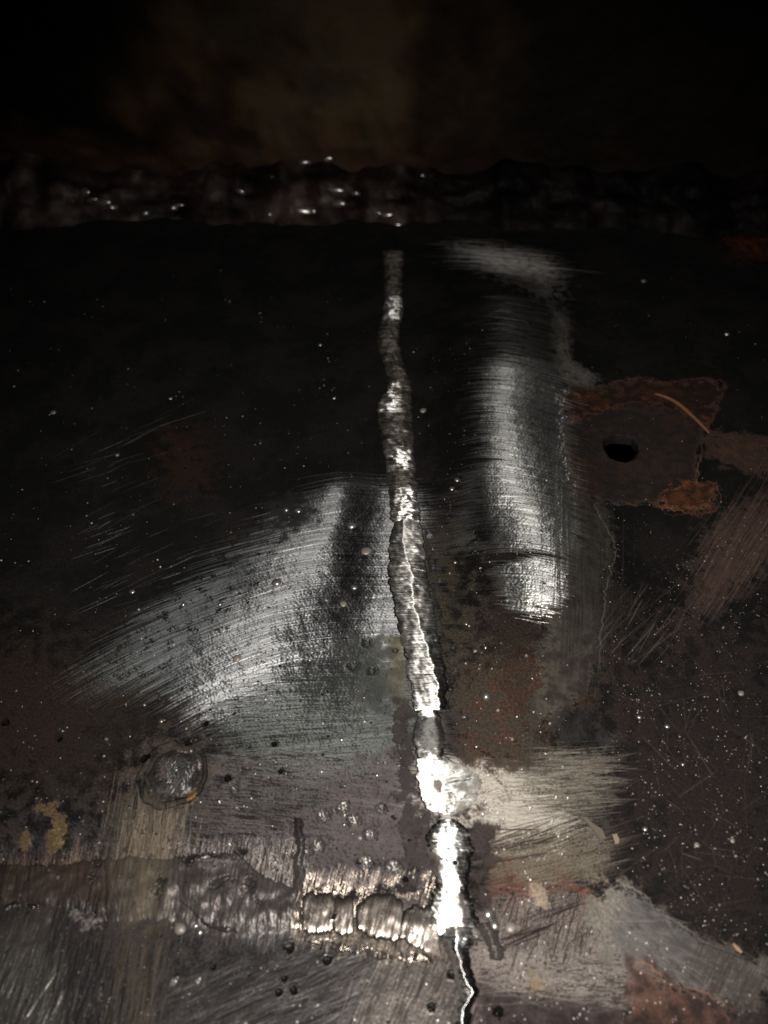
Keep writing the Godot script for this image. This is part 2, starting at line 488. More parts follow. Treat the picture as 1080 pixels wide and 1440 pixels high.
	o.append(patch("600,740 640,740 680,930 690,1060 640,1060 640,940", 5, 4, 1.5, Color(0.15, 0.14, 0.125), Color(0.2, 0.18, 0.15), 0.58, 0.0, 0.8))
	o.append(patch("640,960 700,950 750,1060 745,1090 690,1078 640,1065 628,1040", 3, 3, 1.5, Color(0.24, 0.18, 0.15), Color(0.205, 0.18, 0.155), 0.65, 0.0, 0.85))
	o.append(patch("585,1010 620,1008 628,1030 618,1055 590,1060", 1.5, 1, 0.4, Color(0.16, 0.16, 0.155), Color(0.2, 0.19, 0.18), 0.4, 0.7, 0.8, 0.0, 0.0, 0.3))
	o.append(patch("655,1140 690,1150 705,1170 690,1195 668,1180", 2, 2, 0.8, Color(0.19, 0.16, 0.155), Color(0.24, 0.2, 0.19), 0.55, 0.1, 0.9))
	o.append(patch("608,1100 620,1096 622,1110 618,1122 612,1112", 0.6, 0.5, 0.2, Color(0.3, 0.28, 0.26), Color(0.34, 0.31, 0.29), 0.55, 0.2, 0.95, -0.05))
	o.append(patch("560,1040 585,1050 592,1150 600,1200 590,1250 520,1240 440,1240 430,1150 470,1110", 5, 4, 1.5, Color(0.25, 0.225, 0.22), Color(0.2, 0.18, 0.18), 0.5, 0.3, 0.7, 0.02, 0.0, 0.6))
	o.append(patch("835,1270 868,1244 900,1254 930,1280 962,1302 1000,1330 1040,1345 1090,1352 1090,1385 1050,1420 1010,1412 960,1392 915,1378 885,1360 850,1335 832,1300", 1.6, 1.8, 0.5, Color(0.3, 0.288, 0.28), Color(0.24, 0.23, 0.223), 0.62, 0.0, 0.97, 0.02, 0.12, 1.0, 0.85))
	o.append(patch("835,1270 868,1244 882,1262 860,1310 885,1360 850,1335 832,1300", 3, 2, 0.6, Color(0.41, 0.385, 0.35), Color(0.37, 0.35, 0.32), 0.6, 0.0, 0.8))
	o.append(grind("850,1260 930,1290 1080,1370 1000,1400 880,1350", 160, Vector2(40, 150), 28, no, 14.0, 0.2, 0.0, Color(0.39, 0.37, 0.35), 0.1, 0.55, 0.5))
	o.append(grind("980,1330 1080,1350 1080,1440 1000,1410", 200, Vector2(30, 100), 115, no, 8.0, 0.2, 0.0, Color(0.22, 0.19, 0.17), 0.1, 0.6, 0.5))
	o.append(patch("888,1362 905,1352 940,1380 990,1395 1030,1420 1040,1500 860,1500", 2, 2.5, 1, Color(0.26, 0.19, 0.165), Color(0.17, 0.135, 0.125), 0.68, 0.0, 0.92, 0.03, 0.3))
	o.append(patch("745,1240 770,1250 768,1280 750,1275", 1.2, 1.5, 0.5, Color(0.5, 0.45, 0.38), Color(0.42, 0.38, 0.33), 0.6, 0.0, 0.9))
	o.append(patch("750,1375 775,1376 770,1385 752,1384", 1, 1.2, 0.5, Color(0.5, 0.42, 0.28), Color(0.42, 0.36, 0.26), 0.65, 0.0, 0.9))
	for yellow in ["55,1132 80,1132 82,1150 68,1148", "66,1152 90,1150 94,1188 78,1192 70,1172", "34,1180 40,1170 41,1190 33,1194"]:
		o.append(patch(yellow, 0.9, 1.6, 0.7, Color(0.4, 0.33, 0.22), Color(0.3, 0.25, 0.18), 0.65, 0.0, 0.95, 0.03))
	o.append(patch("190,1060 240,1030 290,1060 300,1100 280,1130 200,1130 180,1095", 5, 4, 1.5, Color(0.2, 0.185, 0.17), Color(0.25, 0.22, 0.19), 0.6, 0.0, 0.7))
	o.append(patch("208,1085 222,1062 250,1050 280,1062 294,1090 284,1118 250,1132 222,1118", 1.2, 1.2, 0.5, Color(0.13, 0.12, 0.115), Color(0.17, 0.155, 0.14), 0.5, 0.1, 0.9))
	o.append(patch("222,1090 232,1070 256,1062 276,1080 274,1104 256,1118 234,1114", 1.2, 1.6, 0.6, Color(0.25, 0.26, 0.26), Color(0.33, 0.31, 0.3), 0.42, 0.6, 0.9))
	o.append(patch("224,1078 244,1080 246,1104 230,1106", 2, 1.6, 0.6, Color(0.4, 0.375, 0.36), Color(0.34, 0.31, 0.3), 0.45, 0.5, 0.8))
	o.append(patch("262,1122 278,1114 276,1128 262,1134", 0.8, 1.2, 0.5, Color(0.42, 0.31, 0.2), Color(0.34, 0.27, 0.19), 0.65, 0.0, 0.9))
	for crack in ["438,1249 452,1252 470,1259 490,1254 500,1258 530,1250 560,1243 585,1250 586,1256 560,1250 530,1258 500,1266 486,1260 468,1267 450,1258", "295,1246 305,1236 320,1231 335,1234 334,1240 318,1240 304,1250", "252,1204 290,1203 345,1197 344,1202 300,1210 255,1212", "128,1206 142,1206 134,1238 124,1242", "222,1232 230,1240 228,1268 220,1262", "350,1236 356,1240 362,1262 372,1276 366,1278 356,1264", "428,1308 440,1318 470,1322 470,1327 440,1325"]:
		o.append(patch(crack, 0.7, 0.8, 0.4, Color(0.06, 0.05, 0.05), Color(0.09, 0.08, 0.075), 0.6, 0.0, 0.95, -0.45))
	o.append(patch("0,1278 50,1274 140,1300 230,1300 330,1320 330,1335 230,1325 130,1330 0,1300", 4, 4, 1.5, Color(0.12, 0.105, 0.1), Color(0.17, 0.15, 0.14), 0.5, 0.1, 0.75))
	for metal in ["95,1278 110,1276 112,1288 98,1288", "120,1290 142,1286 144,1304 122,1304", "278,1212 330,1204 334,1212 300,1220 280,1220"]:
		o.append(patch(metal, 0.8, 1.0, 0.4, Color(0.6, 0.58, 0.57), Color(0.5, 0.47, 0.45), 0.4, 0.7, 0.9))
	o.append(patch("-700,250 1800,250 1800,328 -700,328", 3, 1, 1, Color(0.085, 0.08, 0.078), Color(0.11, 0.1, 0.095), 0.5, 0.0))
	o.append(patch("790,1003 838,1000 842,1050 800,1054 788,1030", 1.5, 2, 0.7, Color(0.09, 0.088, 0.085), Color(0.12, 0.115, 0.11), 0.5, 0.1, 0.9))
	for toe in ["560,985 590,1000 578,1030 582,1064 576,1100 584,1130 606,1150 594,1180 598,1220 604,1250 590,1285 566,1280 572,1180 560,1100 556,1040", "626,1000 650,1008 646,1040 640,1062 622,1064 630,1036", "640,1146 664,1150 690,1165 694,1200 684,1250 690,1290 670,1280 662,1245 670,1200"]:
		o.append(patch(toe, 2.0, 2.0, 0.8, Color(0.12, 0.105, 0.102), Color(0.17, 0.15, 0.145), 0.5, 0.1, 0.85, -0.15))
	o.append(outline("800,545 830,548 860,538 900,531 940,538 990,532 1018,541 1008,572 994,607 984,640 980,675 1008,682 1004,718 938,722 928,710 860,713", Color(0.31, 0.2, 0.15), 0.9))
	o.append(outline("776,440 794,470 800,515 818,522 836,532 850,540", Color(0.3, 0.27, 0.25), 0.8))
	o.append(outline("985,640 982,655 980,676", Color(0.34, 0.28, 0.25), 0.9))
	o.append(outline("926,711 860,712 836,718 848,745 862,772 856,810 846,850 842,900 838,960", Color(0.3, 0.275, 0.25), 0.7))
	o.append(outline("832,1300 838,1270 868,1245 900,1255 930,1281 962,1303 1000,1331", Color(0.4, 0.37, 0.33), 0.6))
	o.append(outline("888,1362 905,1353 940,1381 990,1396 1030,1421", Color(0.42, 0.33, 0.27), 0.7))
	# --- pits, sparks and specks burnt into the plates
	var dark := Color(0.06, 0.055, 0.05)
	var bright := Color(0.75, 0.72, 0.7)
	o.append(pit_list("204,1067,7 265,1045,5 321,1095,6 290,1020,4 8,1016,5 84,1040,4 386,1048,4 395,1085,4 406,1332,7 460,1350,7 412,1393,6 392,1395,6 400,1376,5 607,1415,6 538,1135,5 505,1212,5 570,1237,5 300,1360,3 700,1423,8 635,1370,6", 0.5, dark, 0.95, 0.2, 0.45))
	o.append(pit_list("455,1147,8 482,1136,7 498,1153,8 537,1137,6 520,1173,8 512,1212,9 554,1219,9 447,1190,7 470,1142,4 246,1383,7 280,1382,6 150,1040,3 330,1110,4", 0.45, Color(0.5, 0.48, 0.46), 0.8, 0.7, 0.36))
	o.append(pit_list("515,905,7 522,945,7 495,938,8 555,915,5 640,945,6 635,985,7 612,1085,4 640,910,4 655,1010,5", 0.35, Color(0.2, 0.2, 0.19), 0.8, 0.5, 0.35))
	o.append(scatter_pits("0,400 520,400 520,1080 400,1240 0,1240", 240, 0.1, 0.42, 0.25, bright, 0.9, 0.9, 0.35))
	o.append(scatter_pits("0,1060 640,1060 640,1440 0,1440", 220, 0.1, 0.3, 0.3, bright, 0.8, 0.9, 0.35))
	o.append(scatter_pits("0,700 560,700 640,1440 0,1440", 420, 0.12, 0.45, 0.3, dark, 0.9, 0.1, 0.5))
	o.append(scatter_pits("580,480 800,480 800,1300 640,1300", 240, 0.1, 0.45, 0.3, bright, 0.9, 0.9, 0.35))
	o.append(scatter_pits("850,740 1080,700 1080,1360 900,1260 850,1000", 560, 0.07, 0.34, 0.3, Color(0.5, 0.46, 0.42), 0.9, 0.5, 0.4))
	o.append(scatter_pits("650,1180 1080,1400 1080,1440 650,1440", 130, 0.1, 0.3, 0.3, bright, 0.7, 0.8, 0.4))
	return o


func seam_ops() -> Array:
	var steel := Color(0.72, 0.71, 0.69)
	var no := Vector2.ZERO
	var o := []
	o.append(patch("400,200 720,200 800,1600 200,1600", 5, 2, 1, Color(0.34, 0.33, 0.32), Color(0.24, 0.23, 0.22), 0.45, 0.7, 1.0, 0.0, 0.0, 1.0, 0.92))
	o.append(patch("500,300 620,300 612,735 520,735", 3, 4, 1.5, Color(0.15, 0.14, 0.13), Color(0.24, 0.22, 0.2), 0.52, 0.3))
	o.append(grind("535,350 575,350 597,740 545,740", 1500, Vector2(8, 30), 2, no, 5.0, 0.5, 0.0, Color(0.5, 0.48, 0.46), 0.9, 0.42, 0.45, 0.2))
	for band in ["540,420 566,420 568,452 538,450", "520,545 556,540 560,580 524,580", "542,636 572,634 570,660 546,662", "560,690 590,690 596,740 552,740"]:
		o.append(grind(band, 420, Vector2(8, 30), 2, no, 5.0, 0.4, 0.0, steel, 1.0, 0.38, 0.85, 0.42))
	o.append(grind("522,735 602,735 612,830 640,960 635,1010 555,1010 530,900", 9000, Vector2(25, 70), 1, no, 3.0, 0.26, 0.0, Color(0.56, 0.55, 0.53), 1.0, 0.4, 0.7, 0.08))
	o.append(grind("575,1000 665,1000 745,1090 745,1130 650,1150 575,1150", 6500, Vector2(20, 70), -9, no, 6.0, 0.14, 0.0, steel, 1.0, 0.46, 0.6, 0.1))
	o.append(grind("590,1145 675,1145 700,1350 690,1470 630,1470 590,1340", 8000, Vector2(15, 60), 3, no, 3.0, 0.2, 0.0, Color(0.64, 0.63, 0.61), 1.0, 0.42, 0.7, 0.1))
	o.append(grind("420,1240 590,1240 610,1350 420,1340", 3000, Vector2(25, 70), 104, no, 2.0, 0.1, 0.12, Color(0.5, 0.465, 0.435), 0.95, 0.29, 0.85))
	o.append(patch("640,1060 760,1060 760,1160 652,1160 662,1125 650,1095", 4, 4, 1.5, Color(0.47, 0.455, 0.43), Color(0.4, 0.385, 0.36), 0.55, 0.05, 0.95))
	o.append(patch("600,1335 650,1322 700,1330 700,1480 600,1480", 3, 3, 1, Color(0.3, 0.275, 0.255), Color(0.22, 0.2, 0.19), 0.5, 0.25, 0.95))
	o.append(grind("600,1330 650,1335 648,1470 600,1470", 500, Vector2(20, 60), 110, no, 4.0, 0.2, 0.0, Color(0.36, 0.33, 0.3), 0.4, 0.45, 0.6))
	o.append(grind("634,1318 664,1318 664,1350 678,1390 664,1430 668,1470 640,1470 644,1430 656,1394 642,1355", 1600, Vector2(8, 24), 4, no, 8.0, 0.2, 0.0, steel, 1.0, 0.42, 0.8, 0.14))
	o.append(patch("583,1006 612,1004 626,1030 618,1058 588,1062 578,1035", 1.2, 1, 0.4, Color(0.15, 0.15, 0.145), Color(0.19, 0.18, 0.17), 0.42, 0.7, 0.85, 0.0, 0.0, 0.6))
	o.append(patch("545,895 570,890 572,950 565,1000 540,985", 1.5, 1.5, 0.6, Color(0.25, 0.24, 0.2), Color(0.2, 0.2, 0.17), 0.55, 0.2, 0.8))
	o.append(patch("608,1100 620,1096 622,1110 618,1122 612,1112", 0.6, 0.5, 0.2, Color(0.3, 0.28, 0.26), Color(0.34, 0.31, 0.29), 0.55, 0.2, 0.95, -0.05))
	o.append(patch("596,1195 616,1200 622,1230 604,1240 598,1220", 1.2, 1.2, 0.5, Color(0.2, 0.175, 0.17), Color(0.26, 0.23, 0.22), 0.5, 0.3, 0.9))
	o.append(patch("646,1262 660,1272 656,1288 644,1286", 1, 1, 0.4, Color(0.3, 0.26, 0.23), Color(0.36, 0.32, 0.29), 0.5, 0.5, 0.85))
	o.append(patch("608,1326 625,1326 640,1345 638,1360 622,1356", 1, 1, 0.4, Color(0.24, 0.21, 0.19), Color(0.3, 0.27, 0.25), 0.5, 0.4, 0.85))
	o.append(pit_list("577,1275,5 470,1290,4 640,1215,3", 0.3, Color(0.08, 0.07, 0.07), 0.9, 0.3, 0.5))
	o.append(scatter_pits("420,1040 690,1040 690,1440 420,1440", 90, 0.1, 0.3, 0.2, Color(0.2, 0.19, 0.18), 0.8, 0.5, 0.4))
	return o


func make_canvas(x0: float, cols: int, bands: int, ops: Array) -> Array:
	var out := []
	var from := 0
	for k in bands:
		var b := Bake.new()
		var to := CANVAS_ROWS * (k + 1) / bands
		b.w = cols
		b.h = to - from
		b.x0 = x0
		b.z0 = CANVAS_Z + from * TEX
		b.T = TEX
		b.ops = ops
		out.append(b)
		from = to
	return out


func canvas_material(x0: float, cols: int, bands: Array) -> StandardMaterial3D:
	var a := PackedByteArray()
	var o := PackedByteArray()
	var n := PackedByteArray()
	for b in bands:
		a.append_array(b.albedo)
		o.append_array(b.orm)
		n.append_array(b.normal)
	var m := StandardMaterial3D.new()
	m.albedo_texture = ImageTexture.create_from_image(Image.create_from_data(cols, CANVAS_ROWS, false, Image.FORMAT_RGB8, a))
	var t := ImageTexture.create_from_image(Image.create_from_data(cols, CANVAS_ROWS, false, Image.FORMAT_RGB8, o))
	m.roughness = 1.0
	m.roughness_texture = t
	m.roughness_texture_channel = BaseMaterial3D.TEXTURE_CHANNEL_GREEN
	m.metallic = 1.0
	m.metallic_texture = t
	m.metallic_texture_channel = BaseMaterial3D.TEXTURE_CHANNEL_BLUE
	m.normal_enabled = true
	m.normal_texture = ImageTexture.create_from_image(Image.create_from_data(cols, CANVAS_ROWS, false, Image.FORMAT_RGB8, n))
	m.metallic_specular = 0.06
	m.uv1_triplanar = true
	m.uv1_world_triplanar = true
	m.uv1_triplanar_sharpness = 8.0
	m.uv1_scale = Vector3(1.0 / (cols * TEX), 1.0, 1.0 / (CANVAS_ROWS * TEX))
	m.uv1_offset = Vector3(-x0 / (cols * TEX), 0.0, -CANVAS_Z / (CANVAS_ROWS * TEX))
	m.anisotropy_enabled = true
	m.anisotropy = -1.0             # light spreads across the grinding marks
	return m


# ---------------------------------------------------------------- meshes
class Build:
	var v := PackedVector3Array()
	var uv := PackedVector2Array()
	var idx := PackedInt32Array()
	var tint := PackedColorArray()
	var x0: float
	var wide: float
	var z0: float
	var deep: float
	var grain := Vector2.ZERO       # centre that the grinding arcs run round

	func _init(canvas: int) -> void:
		x0 = [LEFT_X, RIGHT_X, SEAM_X, LEFT_X, SEAM_X][canvas]
		wide = [LEFT_COLS, RIGHT_COLS, SEAM_COLS, LEFT_COLS, SEAM_COLS][canvas] * TEX
		z0 = CANVAS_Z
		deep = CANVAS_ROWS * TEX

	func add(p: Vector3) -> int:
		v.append(p)
		var turn := Vector2(p.x, p.z) - grain
		uv.append(Vector2(p.x, p.z) if grain == Vector2.ZERO else Vector2(atan2(turn.x, -turn.y), turn.length()))
		return v.size() - 1

	func tri(a: int, b: int, c: int) -> void:
		idx.append_array([a, b, c])

	func quad(a: int, b: int, c: int, d: int) -> void:     # clockwise seen from the front
		idx.append_array([a, b, c, a, c, d])

	func mesh(material: Material) -> ArrayMesh:
		var n := PackedVector3Array()
		n.resize(v.size())
		for t in range(0, idx.size(), 3):
			var f := (v[idx[t + 2]] - v[idx[t]]).cross(v[idx[t + 1]] - v[idx[t]])
			n[idx[t]] += f
			n[idx[t + 1]] += f
			n[idx[t + 2]] += f
		var tang := PackedFloat32Array()
		for i in n.size():
			n[i] = n[i].normalized() if n[i].length_squared() > 0.0 else Vector3.UP
			tang.append_array([1.0, 0.0, 0.0, 1.0])
		var a := []
		a.resize(Mesh.ARRAY_MAX)
		a[Mesh.ARRAY_VERTEX] = v
		a[Mesh.ARRAY_NORMAL] = n
		a[Mesh.ARRAY_TANGENT] = tang
		a[Mesh.ARRAY_TEX_UV] = uv
		a[Mesh.ARRAY_INDEX] = idx
		if tint.size() == v.size():
			a[Mesh.ARRAY_COLOR] = tint
		var m := ArrayMesh.new()
		m.add_surface_from_arrays(Mesh.PRIMITIVE_TRIANGLES, a)
		m.surface_set_material(0, material)
		return m


func put(called: String, m: Mesh, parent: Node3D, label := "") -> MeshInstance3D:
	var o := MeshInstance3D.new()
	o.name = called
	o.mesh = m
	parent.add_child(o, true)
	if label:
		o.set_meta("label", label)
	return o


func tag(o: Node3D, label: String, category: String, group := "") -> void:
	o.set_meta("label", label)
	o.set_meta("category", category)
	if group:
		o.set_meta("group", group)


# a plate as a fine grid between two edge functions, with a rim down to its underside
func skin(canvas: int) -> StandardMaterial3D:
	return [left_mat, right_mat, seam_mat, left_plain, seam_plain][canvas]


func plate(canvas: int, cols: int, rows: int, place: Callable, grain: Vector2, hole := PackedVector2Array()) -> ArrayMesh:
	var b := Build.new(canvas)
	b.grain = grain
	for j in rows + 1:
		for i in cols + 1:
			b.add(place.call(float(i) / cols, float(j) / rows))
	var lo := Vector2i(9999, 9999)
	var hi := Vector2i(-1, -1)
	if hole.size():
		var c := Vector2.ZERO
		for p in hole:
			c += p / hole.size()
		var reach := 0.0
		for p in hole:
			reach = maxf(reach, p.distance_to(c))
		for j in rows:
			for i in cols:
				var p := b.v[j * (cols + 1) + i]
				var q := b.v[(j + 1) * (cols + 1) + i + 1]
				if p.x < c.x + reach * 1.25 and q.x > c.x - reach * 1.25 and p.z < c.y + reach * 1.25 and q.z > c.y - reach * 1.25:
					lo = Vector2i(mini(lo.x, i), mini(lo.y, j))
					hi = Vector2i(maxi(hi.x, i + 1), maxi(hi.y, j + 1))
	for j in rows:
		for i in cols:
			if i >= lo.x and i < hi.x and j >= lo.y and j < hi.y:
				continue
			var k := j * (cols + 1) + i
			b.quad(k, k + 1, k + cols + 2, k + cols + 1)
	if hole.size():
		var c := Vector2.ZERO
		for p in hole:
			c += p / hole.size()
		var ring := []
		for i in range(lo.x, hi.x):
			ring.append(lo.y * (cols + 1) + i)
		for j in range(lo.y, hi.y):
			ring.append(j * (cols + 1) + hi.x)
		for i in range(hi.x, lo.x, -1):
			ring.append(hi.y * (cols + 1) + i)
		for j in range(hi.y, lo.y, -1):
			ring.append(j * (cols + 1) + lo.x)
		var before := ring.duplicate()
		for k in range(1, 11):
			var now := []
			for e in ring.size():
				var p := b.v[ring[e]]
				var flat_ := Vector2(p.x, p.z)
				var dir := (flat_ - c).angle()
				var edge := c
				for s in hole.size():
					var hit: Variant = Geometry2D.segment_intersects_segment(c, c + Vector2.from_angle(dir) * 0.1, hole[s], hole[(s + 1) % hole.size()])
					if hit != null:
						edge = hit
				var q := flat_.lerp(edge, minf(k, 7) / 7.0)
				var y := 0.0
				if k < 6:
					y = swell(q)
				elif k == 6:
					y = swell(q) + 0.00015
				elif k == 7:
					y = -0.0003
				elif k > 7:
					y = -0.0003 - 0.0012 * (k - 7)
				now.append(b.add(Vector3(q.x, y, q.y)))
			for e in ring.size():
				var f := (e + 1) % ring.size()
				b.quad(before[e], before[f], now[f], now[e])
			before = now
	# rim
	var border := []
	for i in cols:
		border.append(i)
	for j in rows:
		border.append(j * (cols + 1) + cols)
	for i in range(cols, 0, -1):
		border.append(rows * (cols + 1) + i)
	for j in range(rows, 0, -1):
		border.append(j * (cols + 1))
	var under := []
	for e in border.size():
		border[e] = b.add(b.v[border[e]])
	for k in border:
		under.append(b.add(b.v[k] - Vector3(0, 0.004, 0)))
	for e in border.size():
		var f := (e + 1) % border.size()
		b.quad(border[f], border[e], under[e], under[f])
	return b.mesh(skin(canvas))


# a run of weld: two outlines in photograph pixels, a crest share between them, a height in mm
func bead(outline_a: String, outline_b: String, rows: int, cols: int, height: float, crest: String, tent: float, rough: float, caps: Vector2, canvas := 0, round_ := 3.0, bumps := "") -> ArrayMesh:
	var b := Build.new(canvas)
	var la := pts(outline_a)
	var lb := pts(outline_b)
	var lc := PackedFloat32Array()
	for n in crest.split(" ", false):
		lc.append(float(n))
	for j in rows + 1:
		var t := float(j) / rows
		var pa := along(la, t)
		var pb := along(lb, t)
		var wa := flat(pa.x, pa.y)
		var wb := flat(pb.x, pb.y)
		var across := (wb - wa).normalized()
		wa += across * 0.0011 * (lump.get_noise_2d(wa.x * 180.0, wa.y * 180.0) + 0.35 * fine.get_noise_2d(wa.x * 900.0, wa.y * 900.0))
		wb += across * 0.0011 * (lump.get_noise_2d(wb.x * 180.0, wb.y * 180.0 + 40.0) + 0.35 * fine.get_noise_2d(wb.x * 900.0, wb.y * 900.0))
		var f := t * (lc.size() - 1)
		var fi := mini(int(f), lc.size() - 2)
		var c := lerpf(lc[fi], lc[fi + 1], f - fi)
		var cap := 1.0
		if caps.x > 0.0:
			cap = minf(cap, sqrt(clampf(1.0 - pow(maxf(0.0, 1.0 - t / caps.x), 2.0), 0.0, 1.0)))
		if caps.y > 0.0:
			cap = minf(cap, sqrt(clampf(1.0 - pow(maxf(0.0, 1.0 - (1.0 - t) / caps.y), 2.0), 0.0, 1.0)))
		for i in cols + 1:
			var s := float(i) / cols
			var p := wa.lerp(wb, s)
			var edge := lump.get_noise_2d(p.x * 900.0 + 300.0, p.y * 900.0) * 0.08
			var body := 1.0 - pow(clampf(absf(2.0 * s - 1.0) + edge * (1.0 if absf(2.0 * s - 1.0) > 0.5 else 0.0), 0.0, 1.0), round_)
			var ridge := (1.0 - s) / maxf(1.0 - c, 0.05) if s > c else s / maxf(c, 0.05)
			var y := height * (body * (1.0 - tent) + ridge * tent * minf(1.0, body * 3.0)) * cap
			y += rough * body * cap * (lump.get_noise_2d(p.x * 170.0, p.y * 170.0) + 0.04 * fine.get_noise_2d(p.x * 600.0, p.y * 600.0))
			for bump in bumps.split(" ", false):
				y += 1.1 * body * exp(-pow((t - float(bump) + 0.01 * s) / 0.013, 2.0))
			if i == 0 or i == cols or j == 0 and caps.x > 0 or j == rows and caps.y > 0:
				y = -0.3
			b.add(Vector3(p.x, y / 1000.0, p.y))
	var flip := false
	var u := b.v[1] - b.v[0]
	var w := b.v[cols + 1] - b.v[0]
	flip = u.x * w.z - u.z * w.x < 0.0
	var mid := (cols + 1) * (rows / 2)
	u = b.v[mid + cols] - b.v[mid]
	w = b.v[mid + cols + 1] - b.v[mid]
	flip = u.x * w.z - u.z * w.x < 0.0
	for j in rows:
		for i in cols:
			var k := j * (cols + 1) + i
			if flip:
				b.quad(k, k + cols + 1, k + cols + 2, k + 1)
			else:
				b.quad(k, k + 1, k + cols + 2, k + cols + 1)
	return b.mesh(skin(canvas))


# a thin crust or film lying on a plate: outline in pixels, thickness in mm, ragged edge
func film(outline: String, thick: float, canvas: int, ragged := 0.4) -> ArrayMesh:
	var b := Build.new(canvas)
	b.grain = left_grain() if canvas == 0 else right_grain()
	var src := floor_pts(outline)
	var edge := PackedVector2Array()
	for k in src.size():
		var p := src[k]
		var q := src[(k + 1) % src.size()]
		var parts := maxi(2, int(p.distance_to(q) / 0.0014))
		for s in parts:
			var m := p.lerp(q, float(s) / parts)
			var n := (q - p).orthogonal().normalized()
			edge.append(m + n * ragged / 1000.0 * (lump.get_noise_2d(m.x * 3000.0, m.y * 3000.0) + 0.5 * fine.get_noise_2d(m.x * 8000.0, m.y * 8000.0)))
	var inner := PackedVector2Array()
	for piece in Geometry2D.offset_polygon(edge, -thick / 1000.0 * 1.2):
		if piece.size() > inner.size():
			inner = piece
	var tris := Geometry2D.triangulate_polygon(inner)
	for p in inner:
		b.add(Vector3(p.x, thick / 1000.0, p.y))
	for t in range(0, tris.size(), 3):
		var a := inner[tris[t]]
		var c := inner[tris[t + 1]]
		var d := inner[tris[t + 2]]
		if (c - a).cross(d - a) > 0.0:
			b.tri(tris[t], tris[t + 1], tris[t + 2])
		else:
			b.tri(tris[t], tris[t + 2], tris[t + 1])
	var n := inner.size()
	var low := []
	for k in n:
		b.add(b.v[k])
	for k in n:
		var p := inner[k]
		var dir := (inner[(k + 1) % n] - inner[(k + n - 1) % n]).orthogonal().normalized()
		var out := p + dir * (thick / 1000.0 if Geometry2D.is_polygon_clockwise(inner) else -thick / 1000.0)
		low.append(b.add(Vector3(out.x, -0.0001, out.y)))
	for k in n:
		var f := (k + 1) % n
		if Geometry2D.is_polygon_clockwise(inner):
			b.quad(n + f, n + k, low[k], low[f])
		else:
			b.quad(n + k, n + f, low[f], low[k])
	return b.mesh(skin(canvas))


func steel_mat(c: Color, metal: float, rough: float, tint := Color.BLACK) -> StandardMaterial3D:
	var m := StandardMaterial3D.new()
	m.albedo_color = c
	m.metallic = metal
	m.roughness = rough
	return m


func noise_tex(freq: float, octaves: int, seed_: int, ramp: Array, as_normal := false, bump := 4.0) -> NoiseTexture2D:
	var n := FastNoiseLite.new()
	n.seed = seed_
	n.frequency = freq
	n.fractal_octaves = octaves
	var t := NoiseTexture2D.new()
	t.width = 512
	t.height = 512
	t.seamless = true
	t.noise = n
	if as_normal:
		t.as_normal_map = true
		t.bump_strength = bump
	elif ramp.size():
		var g := Gradient.new()
		g.offsets = PackedFloat32Array(ramp[0])
		g.colors = PackedColorArray(ramp[1])
		t.color_ramp = g
	return t


func rough_mat(colors: Array, metal: Array, rough: float, scale: float, seed_: int, bump: float) -> StandardMaterial3D:
	var m := StandardMaterial3D.new()
	m.albedo_texture = noise_tex(0.012, 5, seed_, colors)
	m.metallic = 1.0
	m.metallic_texture = noise_tex(0.012, 5, seed_, metal)
	m.roughness = rough
	m.normal_enabled = true
	m.normal_texture = noise_tex(0.03, 4, seed_ + 5, [], true, bump)
	m.uv1_triplanar = true
	m.uv1_scale = Vector3.ONE * scale
	return m


func seam_x(z: float) -> float:
	var line := floor_pts("556,300 556,360 560,740 590,860 615,980 605,1060 625,1200 640,1300 655,1440 660,1560")
	for k in line.size() - 1:
		if z <= line[k + 1].y or k == line.size() - 2:
			return line[k].x + (line[k + 1].x - line[k].x) * clampf((z - line[k].y) / (line[k + 1].y - line[k].y), 0.0, 1.5)
	return 0.0


